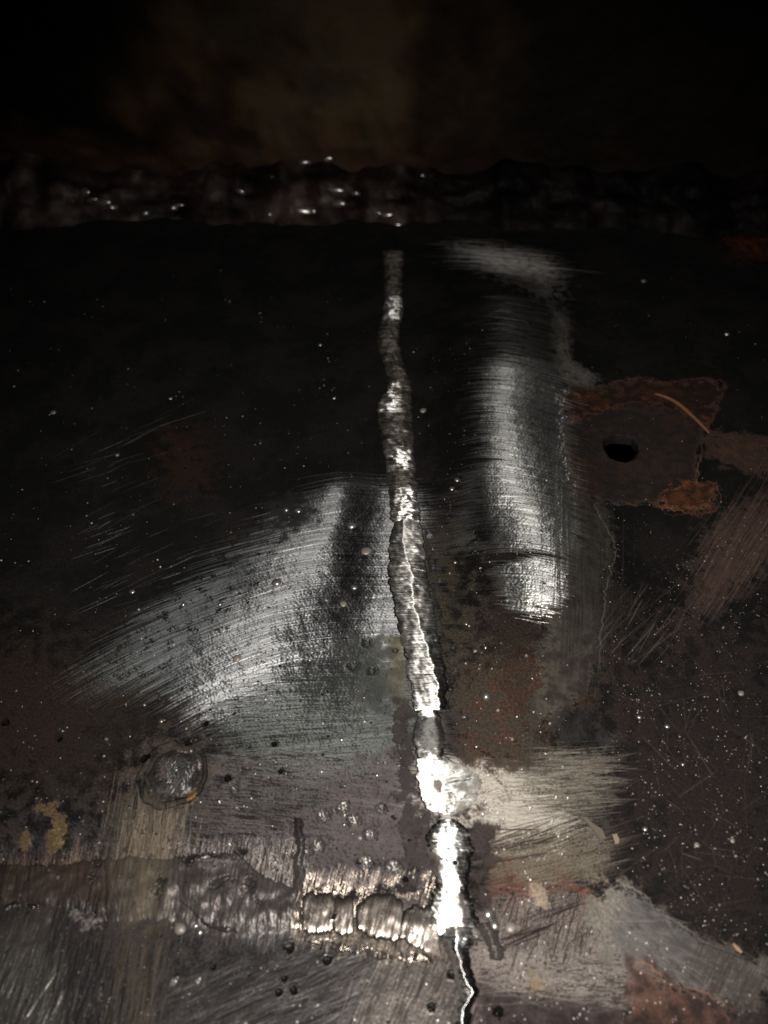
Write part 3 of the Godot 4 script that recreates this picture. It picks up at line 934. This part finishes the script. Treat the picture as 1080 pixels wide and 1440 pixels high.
func _ready() -> void:
	rng.seed = 7
	lump.seed = 3
	lump.frequency = 1.0
	lump.noise_type = FastNoiseLite.TYPE_SIMPLEX_SMOOTH
	lump.fractal_octaves = 3
	fine.seed = 4
	fine.frequency = 1.0
	fine.fractal_octaves = 2

	# camera
	var cam := Camera3D.new()
	cam.name = "camera"
	var lens := CameraAttributesPhysical.new()
	lens.frustum_focal_length = 18.478
	lens.frustum_focus_distance = 0.27
	lens.exposure_aperture = 8.0
	lens.frustum_near = 0.01
	lens.frustum_far = 20.0
	cam.attributes = lens
	cam.fov = FOV
	cam.near = 0.01
	cam.far = 20.0
	cam.position = Vector3(0, CAM_H, 0)
	cam.rotation_degrees = Vector3(-PITCH, 0, 0)
	add_child(cam)
	cam.current = true

	# darkness round the lamp
	var we := WorldEnvironment.new()
	we.name = "surroundings"
	var env := Environment.new()
	env.background_mode = Environment.BG_COLOR
	env.background_color = Color(0, 0, 0)
	env.tonemap_mode = Environment.TONE_MAPPER_LINEAR
	env.tonemap_exposure = 1.0
	env.sdfgi_enabled = true
	env.ssao_enabled = true
	env.ssil_enabled = true
	we.environment = env
	add_child(we)

	# the flash beside the lens
	var flash := SpotLight3D.new()
	flash.name = "camera_flash"
	flash.light_color = Color(1.0, 0.985, 0.965)
	flash.light_energy = 0.14
	flash.light_size = 0.004
	flash.spot_angle = 48.0
	flash.spot_angle_attenuation = 0.9
	flash.spot_attenuation = 2.0
	flash.spot_range = 5.0
	flash.shadow_enabled = true
	flash.position = Vector3(0.022, CAM_H + 0.004, 0.006)
	flash.rotation_degrees = Vector3(-PITCH - 6.0, 0, 0)
	add_child(flash)

	# surface of the plates
	var ops := surface_ops()
	var lc := make_canvas(LEFT_X, LEFT_COLS, 2, ops)
	var rc := make_canvas(RIGHT_X, RIGHT_COLS, 2, ops)
	var threads := []
	var sc := make_canvas(SEAM_X, SEAM_COLS, 1, seam_ops())
	for b in lc + rc + sc:
		var th := Thread.new()
		th.start(b.run)
		threads.append(th)
	for th in threads:
		th.wait_to_finish()
	left_mat = canvas_material(LEFT_X, LEFT_COLS, lc)
	right_mat = canvas_material(RIGHT_X, RIGHT_COLS, rc)
	seam_mat = canvas_material(SEAM_X, SEAM_COLS, sc)
	left_plain = left_mat.duplicate()
	left_plain.anisotropy_enabled = false
	left_plain.metallic_specular = 0.35
	seam_plain = seam_mat.duplicate()
	seam_plain.anisotropy_enabled = false

	build_joint()
	build_welds()
	build_back()
	build_small()
	build_loose()


func build_joint() -> void:
	joint = Node3D.new()
	joint.name = "welded_steel_corner"
	add_child(joint)
	tag(joint, "dark steel plates welded into a corner, partly ground bright along the rough seams", "welded metal")
	var back := -0.515
	var front := 0.05
	var cross := floor_pts("-260,1245 0,1240 220,1250 420,1285 600,1295 680,1300")
	var cz := func(x: float) -> float:
		for k in cross.size() - 1:
			if x <= cross[k + 1].x or k == cross.size() - 2:
				return cross[k].y + (cross[k + 1].y - cross[k].y) * clampf((x - cross[k].x) / (cross[k + 1].x - cross[k].x), 0.0, 1.0)
		return 0.0
	var rise := func(p: Vector2) -> float:
		return 0.0002 * lump.get_noise_2d(p.x * 40.0, p.y * 40.0) + swell(p)
	put("left_plate", plate(0, 150, 240, func(s: float, t: float) -> Vector3:
		var xx := lerpf(-0.29, 0.02, s)
		var z := lerpf(back, cz.call(xx), t)
		var x := lerpf(-0.29, seam_x(z), s)
		return Vector3(x, rise.call(Vector2(x, z)), z), left_grain()), joint, "dark left plate with a fan of bright grinding marks")
	put("front_plate", plate(3, 150, 90, func(s: float, t: float) -> Vector3:
		var xx := lerpf(-0.2, 0.02, s)
		var z := lerpf(cz.call(xx) + 0.0002, front, t)
		var x := lerpf(-0.2, seam_x(z), s)
		return Vector3(x, rise.call(Vector2(x, z)), z), left_grain()), joint, "purplish brown plate nearest the viewer, below the front weld")
	put("right_plate", plate(1, 170, 340, func(s: float, t: float) -> Vector3:
		var z := lerpf(back, front, t)
		var x := lerpf(seam_x(z) + 0.0002, 0.29, s)
		return Vector3(x, swell(Vector2(x, z)), z), right_grain(), floor_pts("849,630 852,618 864,614 878,615 889,616 896,626 897,636 890,645 880,651 868,649 858,644")), joint, "dark right plate with a drilled hole and rust stains")


func build_welds() -> void:
	# the seam up the middle, in the runs one can tell apart
	put("weld_bead", bead("537,352 540,400 538,440 530,470 536,505 546,540 530,572 534,610 540,650 545,690 548,735", "570,352 566,400 567,440 562,470 566,505 578,540 580,572 582,610 584,650 588,690 594,735", 200, 18, 0.9, "0.5 0.5 0.4 0.5 0.6 0.5", 0.25, 0.6, Vector2(0.04, 0.03), 2, 3.0, "0.2 0.5 0.68 0.73"), joint, "dull upper run of the middle weld seam with narrow bright bands")
	put("weld_bead", bead("556,722 546,762 544,805 552,850 562,900 572,950 582,1000", "590,728 600,775 602,815 612,850 622,905 630,955 628,1000", 200, 36, 0.9, "0.3 0.4 0.62 0.48 0.6 0.7 0.8", 0.8, 0.12, Vector2(0.1, 0.05), 2, 4.0), joint, "bright ground middle run of the weld seam with a crooked crest")
	put("weld_bead", bead("588,996 582,1012 578,1035 584,1056 588,1068", "616,996 622,1015 628,1035 626,1055 622,1070", 50, 16, 0.6, "0.7 0.8 0.85 0.8", 0.4, 0.1, Vector2(0.1, 0.05), 2), joint, "dark narrow neck of the weld seam")
	put("weld_bead", bead("590,1060 583,1080 585,1100 589,1120 600,1137 618,1146", "622,1062 642,1073 664,1082 678,1100 668,1128 640,1147", 70, 40, 0.3, "0.3 0.3 0.35 0.4", 0.5, 0.12, Vector2(0.1, 0.14), 2, 4.0), joint, "bright ground lump of weld running into the bare patch on its right")
	put("weld_bead", bead("614,1153 601,1168 598,1192 604,1215 610,1240 602,1262 598,1290 586,1314", "640,1151 658,1164 666,1188 666,1215 660,1240 664,1265 674,1290 692,1320", 160, 34, 0.8, "0.5 0.55 0.62 0.7 0.68 0.6", 0.28, 0.14, Vector2(0.08, 0.16), 2, 3.5), joint, "bright rounded thumb of weld where the seams meet")
	put("weld_bead", bead("608,1300 622,1325 632,1350 640,1380 644,1400 636,1425 638,1465", "686,1302 670,1325 662,1350 668,1378 674,1395 664,1425 666,1465", 100, 30, 0.9, "0.45 0.42 0.45 0.5 0.66 0.55 0.5", 0.65, 0.12, Vector2(0.06, 0.0), 2), joint, "thin bright tail of the weld seam at the near edge")
	# slag left standing beside the seam
	put("slag_ridge", bead("596,742 600,780 604,820 614,860 624,910 632,960 630,1000", "612,748 614,780 620,820 636,860 646,910 652,960 644,1004", 110, 12, 0.4, "0.5 0.5", 0.1, 0.35, Vector2(0.03, 0.04)), joint, "black slag along the right side of the bright seam")
	# the front weld, lump by lump
	put("cross_weld", bead("-260,1215 -100,1212 0,1212 60,1214 110,1210 150,1208", "-260,1282 -100,1280 0,1276 40,1270 90,1280 152,1296", 110, 18, 1.1, "0.75 0.75 0.8 0.85 0.7", 0.6, 0.6, Vector2(0.0, 0.06), 3), joint, "dark left end of the front weld with a bright lower rim")
	put("cross_weld", bead("146,1206 180,1202 215,1204 252,1202", "150,1298 185,1300 220,1296 256,1292", 60, 18, 0.9, "0.5 0.5", 0.3, 0.7, Vector2(0.1, 0.08), 3), joint, "tan smeared run of the front weld below the round plug")
	put("cross_weld", bead("246,1206 280,1208 310,1198 340,1204 368,1228 400,1240 424,1250", "250,1300 285,1306 312,1318 345,1322 380,1318 405,1312 424,1306", 120, 24, 0.8, "0.4 0.5 0.35 0.6 0.6", 0.45, 0.7, Vector2(0.08, 0.08), 3), joint, "brown ground run of the front weld with a torn edge")
	put("cross_weld", bead("424,1262 434,1254 450,1252 464,1256 472,1266", "426,1308 436,1316 454,1317 466,1312 470,1300", 50, 18, 0.66, "0.5 0.5", 0.1, 0.16, Vector2(0.08, 0.4), 4, 6.0), joint, "leftmost of the ground flat weld facets beside the bright junction")
	put("cross_weld", bead("470,1266 476,1258 488,1256 498,1264", "468,1308 478,1316 490,1317 498,1310", 36, 16, 0.50, "0.5 0.5", 0.1, 0.162, Vector2(0.1, 0.35), 4, 6.0), joint)
	put("cross_weld", bead("500,1270 516,1258 538,1254 556,1256 568,1270", "500,1308 520,1320 540,1326 556,1328 566,1314", 50, 18, 0.72, "0.5 0.5", 0.1, 0.164, Vector2(0.08, 0.4), 4, 6.0), joint, "widest ground facet of the front weld, with a bright right edge")
	put("cross_weld", bead("566,1280 580,1270 596,1272 612,1268", "560,1322 580,1334 600,1342 622,1348", 40, 16, 0.6, "0.5 0.4", 0.3, 0.2, Vector2(0.2, 0.1), 4, 5.0), joint)
	put("weld_undercut_lip", bead("426,1316 450,1326 470,1322 500,1334 520,1330 550,1340 570,1334 610,1348", "428,1326 450,1334 470,1338 500,1342 520,1352 550,1348 570,1354 612,1358", 110, 10, 0.35, "0.5 0.5", 0.1, 0.9, Vector2(0.1, 0.1)), joint)
	put("weld_ridge", bead("244,1258 258,1266 272,1276 290,1292 310,1302 336,1308", "242,1263 256,1272 270,1284 288,1300 308,1310 334,1315", 80, 10, 0.8, "0.5 0.5", 0.8, 0.5, Vector2(0.1, 0.1), 0), joint, "thin slanting torn ridge on the front weld")
	put("weld_ridge", bead("-20,1272 10,1270 30,1268 56,1271", "-20,1279 10,1278 30,1276 56,1278", 50, 8, 0.7, "0.5 0.5", 0.7, 0.3, Vector2(0.0, 0.15), 2), joint)
	put("weld_ridge", bead("412,1150 414,1180 412,1220 408,1290", "424,1150 430,1180 430,1220 424,1290", 70, 10, 0.8, "0.5 0.5", 0.8, 0.25, Vector2(0.1, 0.1)), joint, "thin upright ridge left of the ground facets")
	put("weld_bead", bead("664,1300 672,1312 682,1330 690,1350", "690,1296 700,1312 708,1330 706,1352", 40, 12, 0.9, "0.5 0.5", 0.5, 0.3, Vector2(0.2, 0.2)), joint)


func build_back() -> void:
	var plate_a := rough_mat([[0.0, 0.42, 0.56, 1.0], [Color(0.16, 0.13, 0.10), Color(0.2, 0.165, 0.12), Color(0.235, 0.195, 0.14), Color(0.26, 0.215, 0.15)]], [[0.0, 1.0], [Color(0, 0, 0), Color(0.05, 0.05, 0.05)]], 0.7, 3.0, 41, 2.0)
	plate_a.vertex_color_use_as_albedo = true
	var weld := rough_mat([[0.0, 0.45, 0.6, 1.0], [Color(0.08, 0.06, 0.055), Color(0.15, 0.11, 0.1), Color(0.22, 0.18, 0.17), Color(0.6, 0.58, 0.56)]], [[0.0, 0.62, 0.76, 1.0], [Color(0, 0, 0), Color(0.04, 0.04, 0.04), Color(0.6, 0.6, 0.6), Color(1, 1, 1)]], 0.6, 6.0, 43, 3.0)
	weld.vertex_color_use_as_albedo = true
	weld.metallic_specular = 0.2
	plate_a.metallic_specular = 0.2
	var zl := at(300, 285).z
	var zr := zl
	for side in 2:
		var b := Build.new(0)
		var z := zl if side == 0 else zr
		var xs := [-0.34, at(575, 285).x] if side == 0 else [at(575, 285).x, 0.36]
		var cols := 60
		var rows := 60
		for j in rows + 1:
			for i in cols + 1:
				var x: float = lerpf(xs[0], xs[1], float(i) / cols)
				var y := lerpf(0.32, -0.006, float(j) / rows)
				var turn := 0.0
				if side == 1:
					turn = (x - xs[0]) * 0.06
				b.add(Vector3(x, y, z + turn + 0.0008 * lump.get_noise_2d(x * 18.0, y * 18.0)))
		for j in rows:
			for i in cols:
				var k := j * (cols + 1) + i
				b.quad(k, k + 1, k + cols + 2, k + cols + 1)
		# thickness
		var front := b.v.duplicate()
		var n := b.v.size()
		for p in front:
			b.add(p - Vector3(0, 0, 0.005))
		for j in rows:
			for i in cols:
				var k := n + j * (cols + 1) + i
				b.quad(k, k + cols + 1, k + cols + 2, k + 1)
		for side_line in [range(cols + 1), range(0, n, cols + 1), range(cols, n, cols + 1)]:
			var last := -1
			for k in side_line:
				var p := b.add(b.v[k])
				b.add(b.v[n + k])
				if last >= 0:
					b.quad(last, p, p + 1, last + 1)
				last = p
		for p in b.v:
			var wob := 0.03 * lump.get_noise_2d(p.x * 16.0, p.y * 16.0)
			var painted_glow := smoothstep(-0.17, -0.05, p.x + 2.0 * wob) * (1.0 - 0.72 * smoothstep(0.0, 0.03, p.x + 0.3 * wob)) * (1.0 - 0.85 * smoothstep(0.025, 0.1, p.x + wob))  # glow on the plate and its falloff sideways, painted into the vertex colours
			painted_glow *= clampf(0.85 + 0.8 * lump.get_noise_2d(p.x * 40.0, p.y * 40.0 + 9.0), 0.3, 1.2)
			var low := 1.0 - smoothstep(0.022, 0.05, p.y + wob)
			var c := Color(painted_glow * 1.25, painted_glow * 1.05, painted_glow * 0.92).lerp(Color(0.55, 0.4, 0.4) * (0.6 + lump.get_noise_2d(p.x * 30.0, p.y * 120.0)) * (1.0 - 0.8 * smoothstep(0.0, 0.1, p.x)), low)
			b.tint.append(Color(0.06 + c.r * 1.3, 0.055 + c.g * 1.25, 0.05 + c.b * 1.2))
		put("back_plate", b.mesh(plate_a), joint, "upright plate with a painted olive brown glow behind the back weld" if side == 0 else "upright plate with painted glow fading to black behind the right half of the back weld")
		# the fillet weld at its foot
		var f := Build.new(0)
		var along_n := 260
		var across := 16
		for j in along_n + 1:
			var x: float = lerpf(xs[0], xs[1], float(j) / along_n)
			var wz: float = z + ((x - xs[0]) * 0.06 if side == 1 else 0.0)
			for i in across + 1:
				var q := float(i) / across
				var grow := 1.0 + 0.55 * lump.get_noise_2d(x * 16.0, 7.0)
				var p := Vector3(x, 0.024 * grow * (1.0 - q), wz + 0.03 * grow * q)
				var k := 0.0015 + 0.0045 * lump.get_noise_3d(x * 26.0, p.y * 90.0, p.z * 90.0) + 0.0012 * fine.get_noise_3d(x * 110.0, p.y * 260.0, p.z * 260.0)
				p += Vector3(0, 0.78, 0.62) * k * sin(q * PI)
				if i == 0:
					p.z = wz - 0.002
				if i == across:
					p.y = -0.001
				f.add(p)
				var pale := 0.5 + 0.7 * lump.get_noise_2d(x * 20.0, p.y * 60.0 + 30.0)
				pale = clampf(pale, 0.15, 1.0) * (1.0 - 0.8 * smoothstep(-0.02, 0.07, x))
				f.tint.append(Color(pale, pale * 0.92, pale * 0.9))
		for j in along_n:
			for i in across:
				var k := j * (across + 1) + i
				f.quad(k, k + across + 1, k + across + 2, k + 1)
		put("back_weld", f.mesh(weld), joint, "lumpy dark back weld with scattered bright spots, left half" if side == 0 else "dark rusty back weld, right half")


func on_back_weld(px: float, py: float) -> Vector3:           # a point on the sloping face of the back weld
	var d := ray(px, py)
	var wz := at(300, 285).z
	return Vector3(0, CAM_H, 0) + d * ((1.06 - CAM_H / 0.024 + wz / 0.03) / (d.y / 0.024 + d.z / 0.03))


func dome(radius: float, high: float, seed_: float) -> ArrayMesh:
	var b := Build.new(0)
	var around := 14
	var top := b.add(Vector3(0, high, 0))
	var before := []
	for k in range(1, 6):
		var a := PI / 2.0 * (k / 4.0)
		var now := []
		for i in around:
			var th := TAU * i / around
			var rr := radius * sin(minf(a, PI / 2.0)) * (1.0 + 0.14 * lump.get_noise_2d(cos(th) * 1.3 + seed_, sin(th) * 1.3))
			var y := high * cos(a) if k < 5 else -0.0003
			now.append(b.add(Vector3(rr * cos(th), y, rr * sin(th))))
		for i in around:
			var f := (i + 1) % around
			if k == 1:
				b.tri(top, now[i], now[f])
			else:
				b.quad(before[i], now[i], now[f], before[f])
		before = now
	return b.mesh(null)


func build_small() -> void:
	# spatter frozen on the plates
	var shiny := steel_mat(Color(0.62, 0.6, 0.58), 0.85, 0.32)
	var dull := steel_mat(Color(0.45, 0.42, 0.39), 0.3, 0.5)
	var shapes := [dome(1.0, 0.75, 0.0), dome(1.0, 0.6, 5.0), dome(1.0, 0.9, 9.0)]
	var spots := "495,745,7 515,777,8 390,827,7 498,829,5 483,853,5 403,722,4 420,724,5 335,933,6 258,851,4 186,832,4 75,580,4 310,853,3 227,1015,3 253,1306,9 275,1302,5 281,1311,5 242,1292,5 683,981,7 686,1285,9 718,1304,8 695,1301,9 700,1346,4 506,1178,4 484,1160,3 530,1090,3 345,1440,4 635,694,4 642,684,4 595,578,5 480,1040,3 240,560,3 165,640,3 450,485,3 470,560,3 905,395,4 640,795,3 612,900,4 668,918,3 682,915,3 655,880,3 700,1000,3 555,635,3 1022,470,4 1030,1182,4 898,1010,4 938,1022,4 980,1188,4 960,1075,3 907,1166,4 1042,975,5"
	var n := 0
	for item in spots.split(" ", false):
		var q := item.split(",")
		var px := float(q[0])
		var py := float(q[1])
		var p := at(px, py)
		var rad := at(px + float(q[2]), py).distance_to(p)
		var o := put("spatter_bead", shapes[n % 3], joint)
		o.material_override = shiny if n % 3 != 1 else dull
		o.position = p + Vector3(0, swell(Vector2(p.x, p.z)), 0)
		o.rotation.y = rng.randf() * TAU
		o.scale = Vector3(rad, rad * rng.randf_range(0.6, 1.0), rad * rng.randf_range(0.8, 1.0))
		n += 1
	n = 0
	for item in "648,356,9 658,360,7 640,352,5 62,268,7 118,270,9 130,281,5 146,284,8 160,291,6 205,300,5 245,292,7 252,288,4 338,270,9 330,276,5 430,296,10 440,297,7 452,299,6 470,267,10 500,272,7 476,286,8 545,302,7 530,300,5 455,222,9 415,216,8 430,228,6 595,247,5 560,316,5 908,339,7 890,337,4 810,337,4 385,250,5 300,244,4 100,283,4 380,302,5".split(" ", false):
		var q := item.split(",")
		var p := on_back_weld(float(q[0]), float(q[1]))
		var rad := 0.00042 * float(q[2])
		var o := put("weld_spatter", shapes[n % 3], joint)
		o.material_override = shiny
		o.position = p
		o.rotation = Vector3(PI / 4.0 + rng.randf_range(-0.3, 0.3), rng.randf_range(-0.4, 0.4), rng.randf_range(-0.3, 0.3))
		o.scale = Vector3(rad * rng.randf_range(0.9, 1.9), rad * 0.8, rad * rng.randf_range(0.45, 0.8))
		n += 1
	# the round plug weld with its groove and raised rim
	var b := Build.new(0)
	var c := flat(243, 1088)
	var big := flat(294, 1088).distance_to(c)
	var rings := 26
	var around := 72
	for k in rings + 1:
		var u := float(k) / rings
		for i in around:
			var th := TAU * i / around
			var wob := 1.0 + 0.1 * lump.get_noise_2d(cos(th) * 1.1 + 4.0, sin(th) * 1.1)
			var p := c + Vector2(cos(th), sin(th) * 1.02) * big * u * wob
			var inner := Vector2(cos(th), sin(th)).dot(Vector2(0.3, -0.05)) * 0.14
			var y := 0.0
			var uu := u - inner * (1.0 if u > 0.1 else 0.0)
			if uu < 0.66:
				y = 1.1 * (1.0 - pow(uu / 0.66, 3.0)) - 0.3
			elif uu < 0.8:
				y = -0.3 - 0.45 * sin((uu - 0.66) / 0.14 * PI)
			else:
				y = 0.35 * sin(clampf((uu - 0.8) / 0.2, 0.0, 1.0) * PI)
			y += 0.4 * lump.get_noise_2d(p.x * 2200.0, p.y * 2200.0) * (1.0 - u * 0.6) + 0.1 * fine.get_noise_2d(p.x * 6000.0, p.y * 6000.0)
			y += 0.75 * (1.0 - pow(u, 6.0))
			if k == rings:
				y = -0.5
			b.add(Vector3(p.x, y / 1000.0, p.y))
	for k in rings:
		for i in around:
			var f := (i + 1) % around
			b.quad(k * around + i, k * around + f, (k + 1) * around + f, (k + 1) * around + i)
	put("plug_weld", b.mesh(left_mat), joint, "round sunken plug weld with a raised rim on the left plate")
	# crusts and films with an edge of their own
	put("rust_scale", film("905,533 940,539 990,533 1016,541 1007,572 994,604 965,588 930,566 905,556", 0.22, 1), joint, "orange brown rust scale above the drilled hole")
	put("rust_scale", film("932,692 965,678 1006,683 1003,717 938,721 929,711", 0.22, 1), joint, "orange rust scale below and right of the drilled hole")
	put("grey_film", film("836,1270 868,1246 900,1256 930,1281 962,1303 1000,1331 1040,1346 1085,1353 1085,1385 1050,1418 1010,1410 960,1390 915,1376 885,1358 850,1333 834,1300", 0.15, 1), joint, "smooth grey film on the right plate near the lower right corner")
	put("rust_scale", film("890,1364 905,1354 940,1382 990,1397 1028,1422 1036,1480 870,1480", 0.2, 1), joint, "reddish brown rust along the near edge below the grey film")


func rod(line: String, radius: float, lift: float) -> ArrayMesh:
	var b := Build.new(1)
	var src := pts(line)
	var steps := 24
	var sides := 8
	for j in steps + 1:
		var t := float(j) / steps
		var p := along(src, t)
		var q := along(src, minf(t + 0.02, 1.0))
		var p0 := along(src, maxf(t - 0.02, 0.0))
		var a := flat(p.x, p.y)
		var dir := (flat(q.x, q.y) - flat(p0.x, p0.y)).normalized()
		var side := dir.orthogonal()
		var r := radius * (0.55 + 0.45 * sin(clampf(t, 0.02, 0.98) * PI)) * (1.0 + 0.15 * lump.get_noise_2d(t * 30.0, 3.0))
		for k in sides:
			var th := TAU * k / sides
			b.add(Vector3(a.x + side.x * cos(th) * r, radius + lift * sin(t * PI) + sin(th) * r, a.y + side.y * cos(th) * r))
	for j in steps:
		for k in sides:
			var f := (k + 1) % sides
			b.quad(j * sides + f, j * sides + k, (j + 1) * sides + k, (j + 1) * sides + f)
	return b.mesh(null)


func loose(called: String, m: Mesh, mat: Material, where: Vector3, label: String, category: String, group := "") -> MeshInstance3D:
	var o := put(called, m, self)
	o.material_override = mat
	o.position = where
	tag(o, label, category, group)
	return o


func flake(outline: String, thick: float, canvas: int) -> ArrayMesh:
	return film(outline, thick, canvas, 0.5)


func build_loose() -> void:
	var straw := steel_mat(Color(0.38, 0.25, 0.16), 0.0, 0.6)
	loose("bristle", rod("921,556 945,568 970,588 996,611", 0.0009, 0.0012), straw, Vector3.ZERO, "thin curved orange bristle lying beyond the drilled hole on the rust", "bristle")
	loose("straw", rod("1030,1328 1034,1333 1038,1337 1042,1341", 0.0006, 0.0), steel_mat(Color(0.5, 0.4, 0.29), 0.0, 0.6), Vector3.ZERO, "short tan straw on the black plate above the grey film", "straw")
	var pale := steel_mat(Color(0.42, 0.38, 0.31), 0.0, 0.65)
	loose("paint_chip", flake("858,1172 868,1170 873,1180 872,1190 864,1191", 0.35, 1), pale, Vector3.ZERO, "small tan chip lying right of the peeled pale edge", "chip")
	loose("paint_curl", flake("812,1146 826,1148 838,1160 848,1166 853,1178 842,1184 836,1172 824,1160", 0.3, 1), steel_mat(Color(0.3, 0.27, 0.22), 0.0, 0.6), Vector3.ZERO, "curved pale peel at the edge of the scraped patch on the right plate", "peel")
	loose("wax_drop", dome(1.0, 0.5, 2.0), steel_mat(Color(0.19, 0.17, 0.135), 0.0, 0.65), at(881, 1032), "round dull yellowish drop on the black right plate", "drop").scale = Vector3(0.0021, 0.0007, 0.0024)
	loose("paint_chip", flake("844,894 849,900 853,906 848,905 843,907 847,900", 0.2, 1), pale, Vector3.ZERO, "jagged pale chip left of a cluster on the black plate below the hole", "chip")
	loose("paint_chip", flake("888,908 893,905 898,908 899,914 893,916 889,913", 0.2, 1), pale, Vector3.ZERO, "largest pale chip of the cluster on the black plate", "chip")
	loose("paint_chip", flake("1014,882 1019,881 1019,885 1015,886", 0.15, 1), pale, Vector3.ZERO, "lone pale chip beside the brown smear", "chip")
	# fine grit lying everywhere, thickest on the black plate at lower right
	var grain := SphereMesh.new()
	grain.radius = 1.0
	grain.height = 1.5
	grain.radial_segments = 5
	grain.rings = 2
	var mm := MultiMesh.new()
	mm.transform_format = MultiMesh.TRANSFORM_3D
	mm.use_colors = true
	mm.mesh = grain
	var spots := []
	var zones := [["0,380 520,380 520,1080 0,1240", 330], ["590,500 800,480 800,1060 640,1060", 300], ["840,720 1080,640 1080,1340 990,1320 850,1100", 560], ["0,1240 640,1240 640,1440 0,1440", 150], ["780,380 1080,380 1080,720 780,720", 90], ["650,1060 900,1200 1080,1400 1080,1440 650,1440", 80]]
	for zone in zones:
		var poly := pts(zone[0])
		var lo := poly[0]
		var hi := poly[0]
		for p in poly:
			lo = lo.min(p)
			hi = hi.max(p)
		var left_n: int = zone[1]
		while left_n > 0:
			var p := Vector2(rng.randf_range(lo.x, hi.x), rng.randf_range(lo.y, hi.y))
			if Geometry2D.is_point_in_polygon(p, poly) and p.distance_to(Vector2(873, 632)) > 32.0 and rng.randf() < 0.5 + 1.2 * lump.get_noise_2d(p.x * 0.012, p.y * 0.016):
				spots.append(at(p.x, p.y))
				left_n -= 1
	mm.instance_count = spots.size()
	for i in spots.size():
		var r := 0.00007 + 0.00016 * pow(rng.randf(), 3.0)
		mm.set_instance_transform(i, Transform3D(Basis.from_euler(Vector3(rng.randf() * 3, rng.randf() * 3, rng.randf() * 3)).scaled(Vector3(r, r, r) * rng.randf_range(0.7, 1.3)), spots[i] + Vector3(0, r * 0.7 + swell(Vector2(spots[i].x, spots[i].z)), 0)))
		var v := rng.randf_range(0.15, 0.45)
		mm.set_instance_color(i, Color(v, v * 0.92, v * 0.82))
	var dust := MultiMeshInstance3D.new()
	dust.name = "grit"
	dust.multimesh = mm
	var gm := steel_mat(Color(1, 1, 1), 0.0, 0.5)
	gm.vertex_color_use_as_albedo = true
	dust.material_override = gm
	add_child(dust)
	tag(dust, "fine pale grit scattered over the dark plates", "grit")
	dust.set_meta("kind", "stuff")
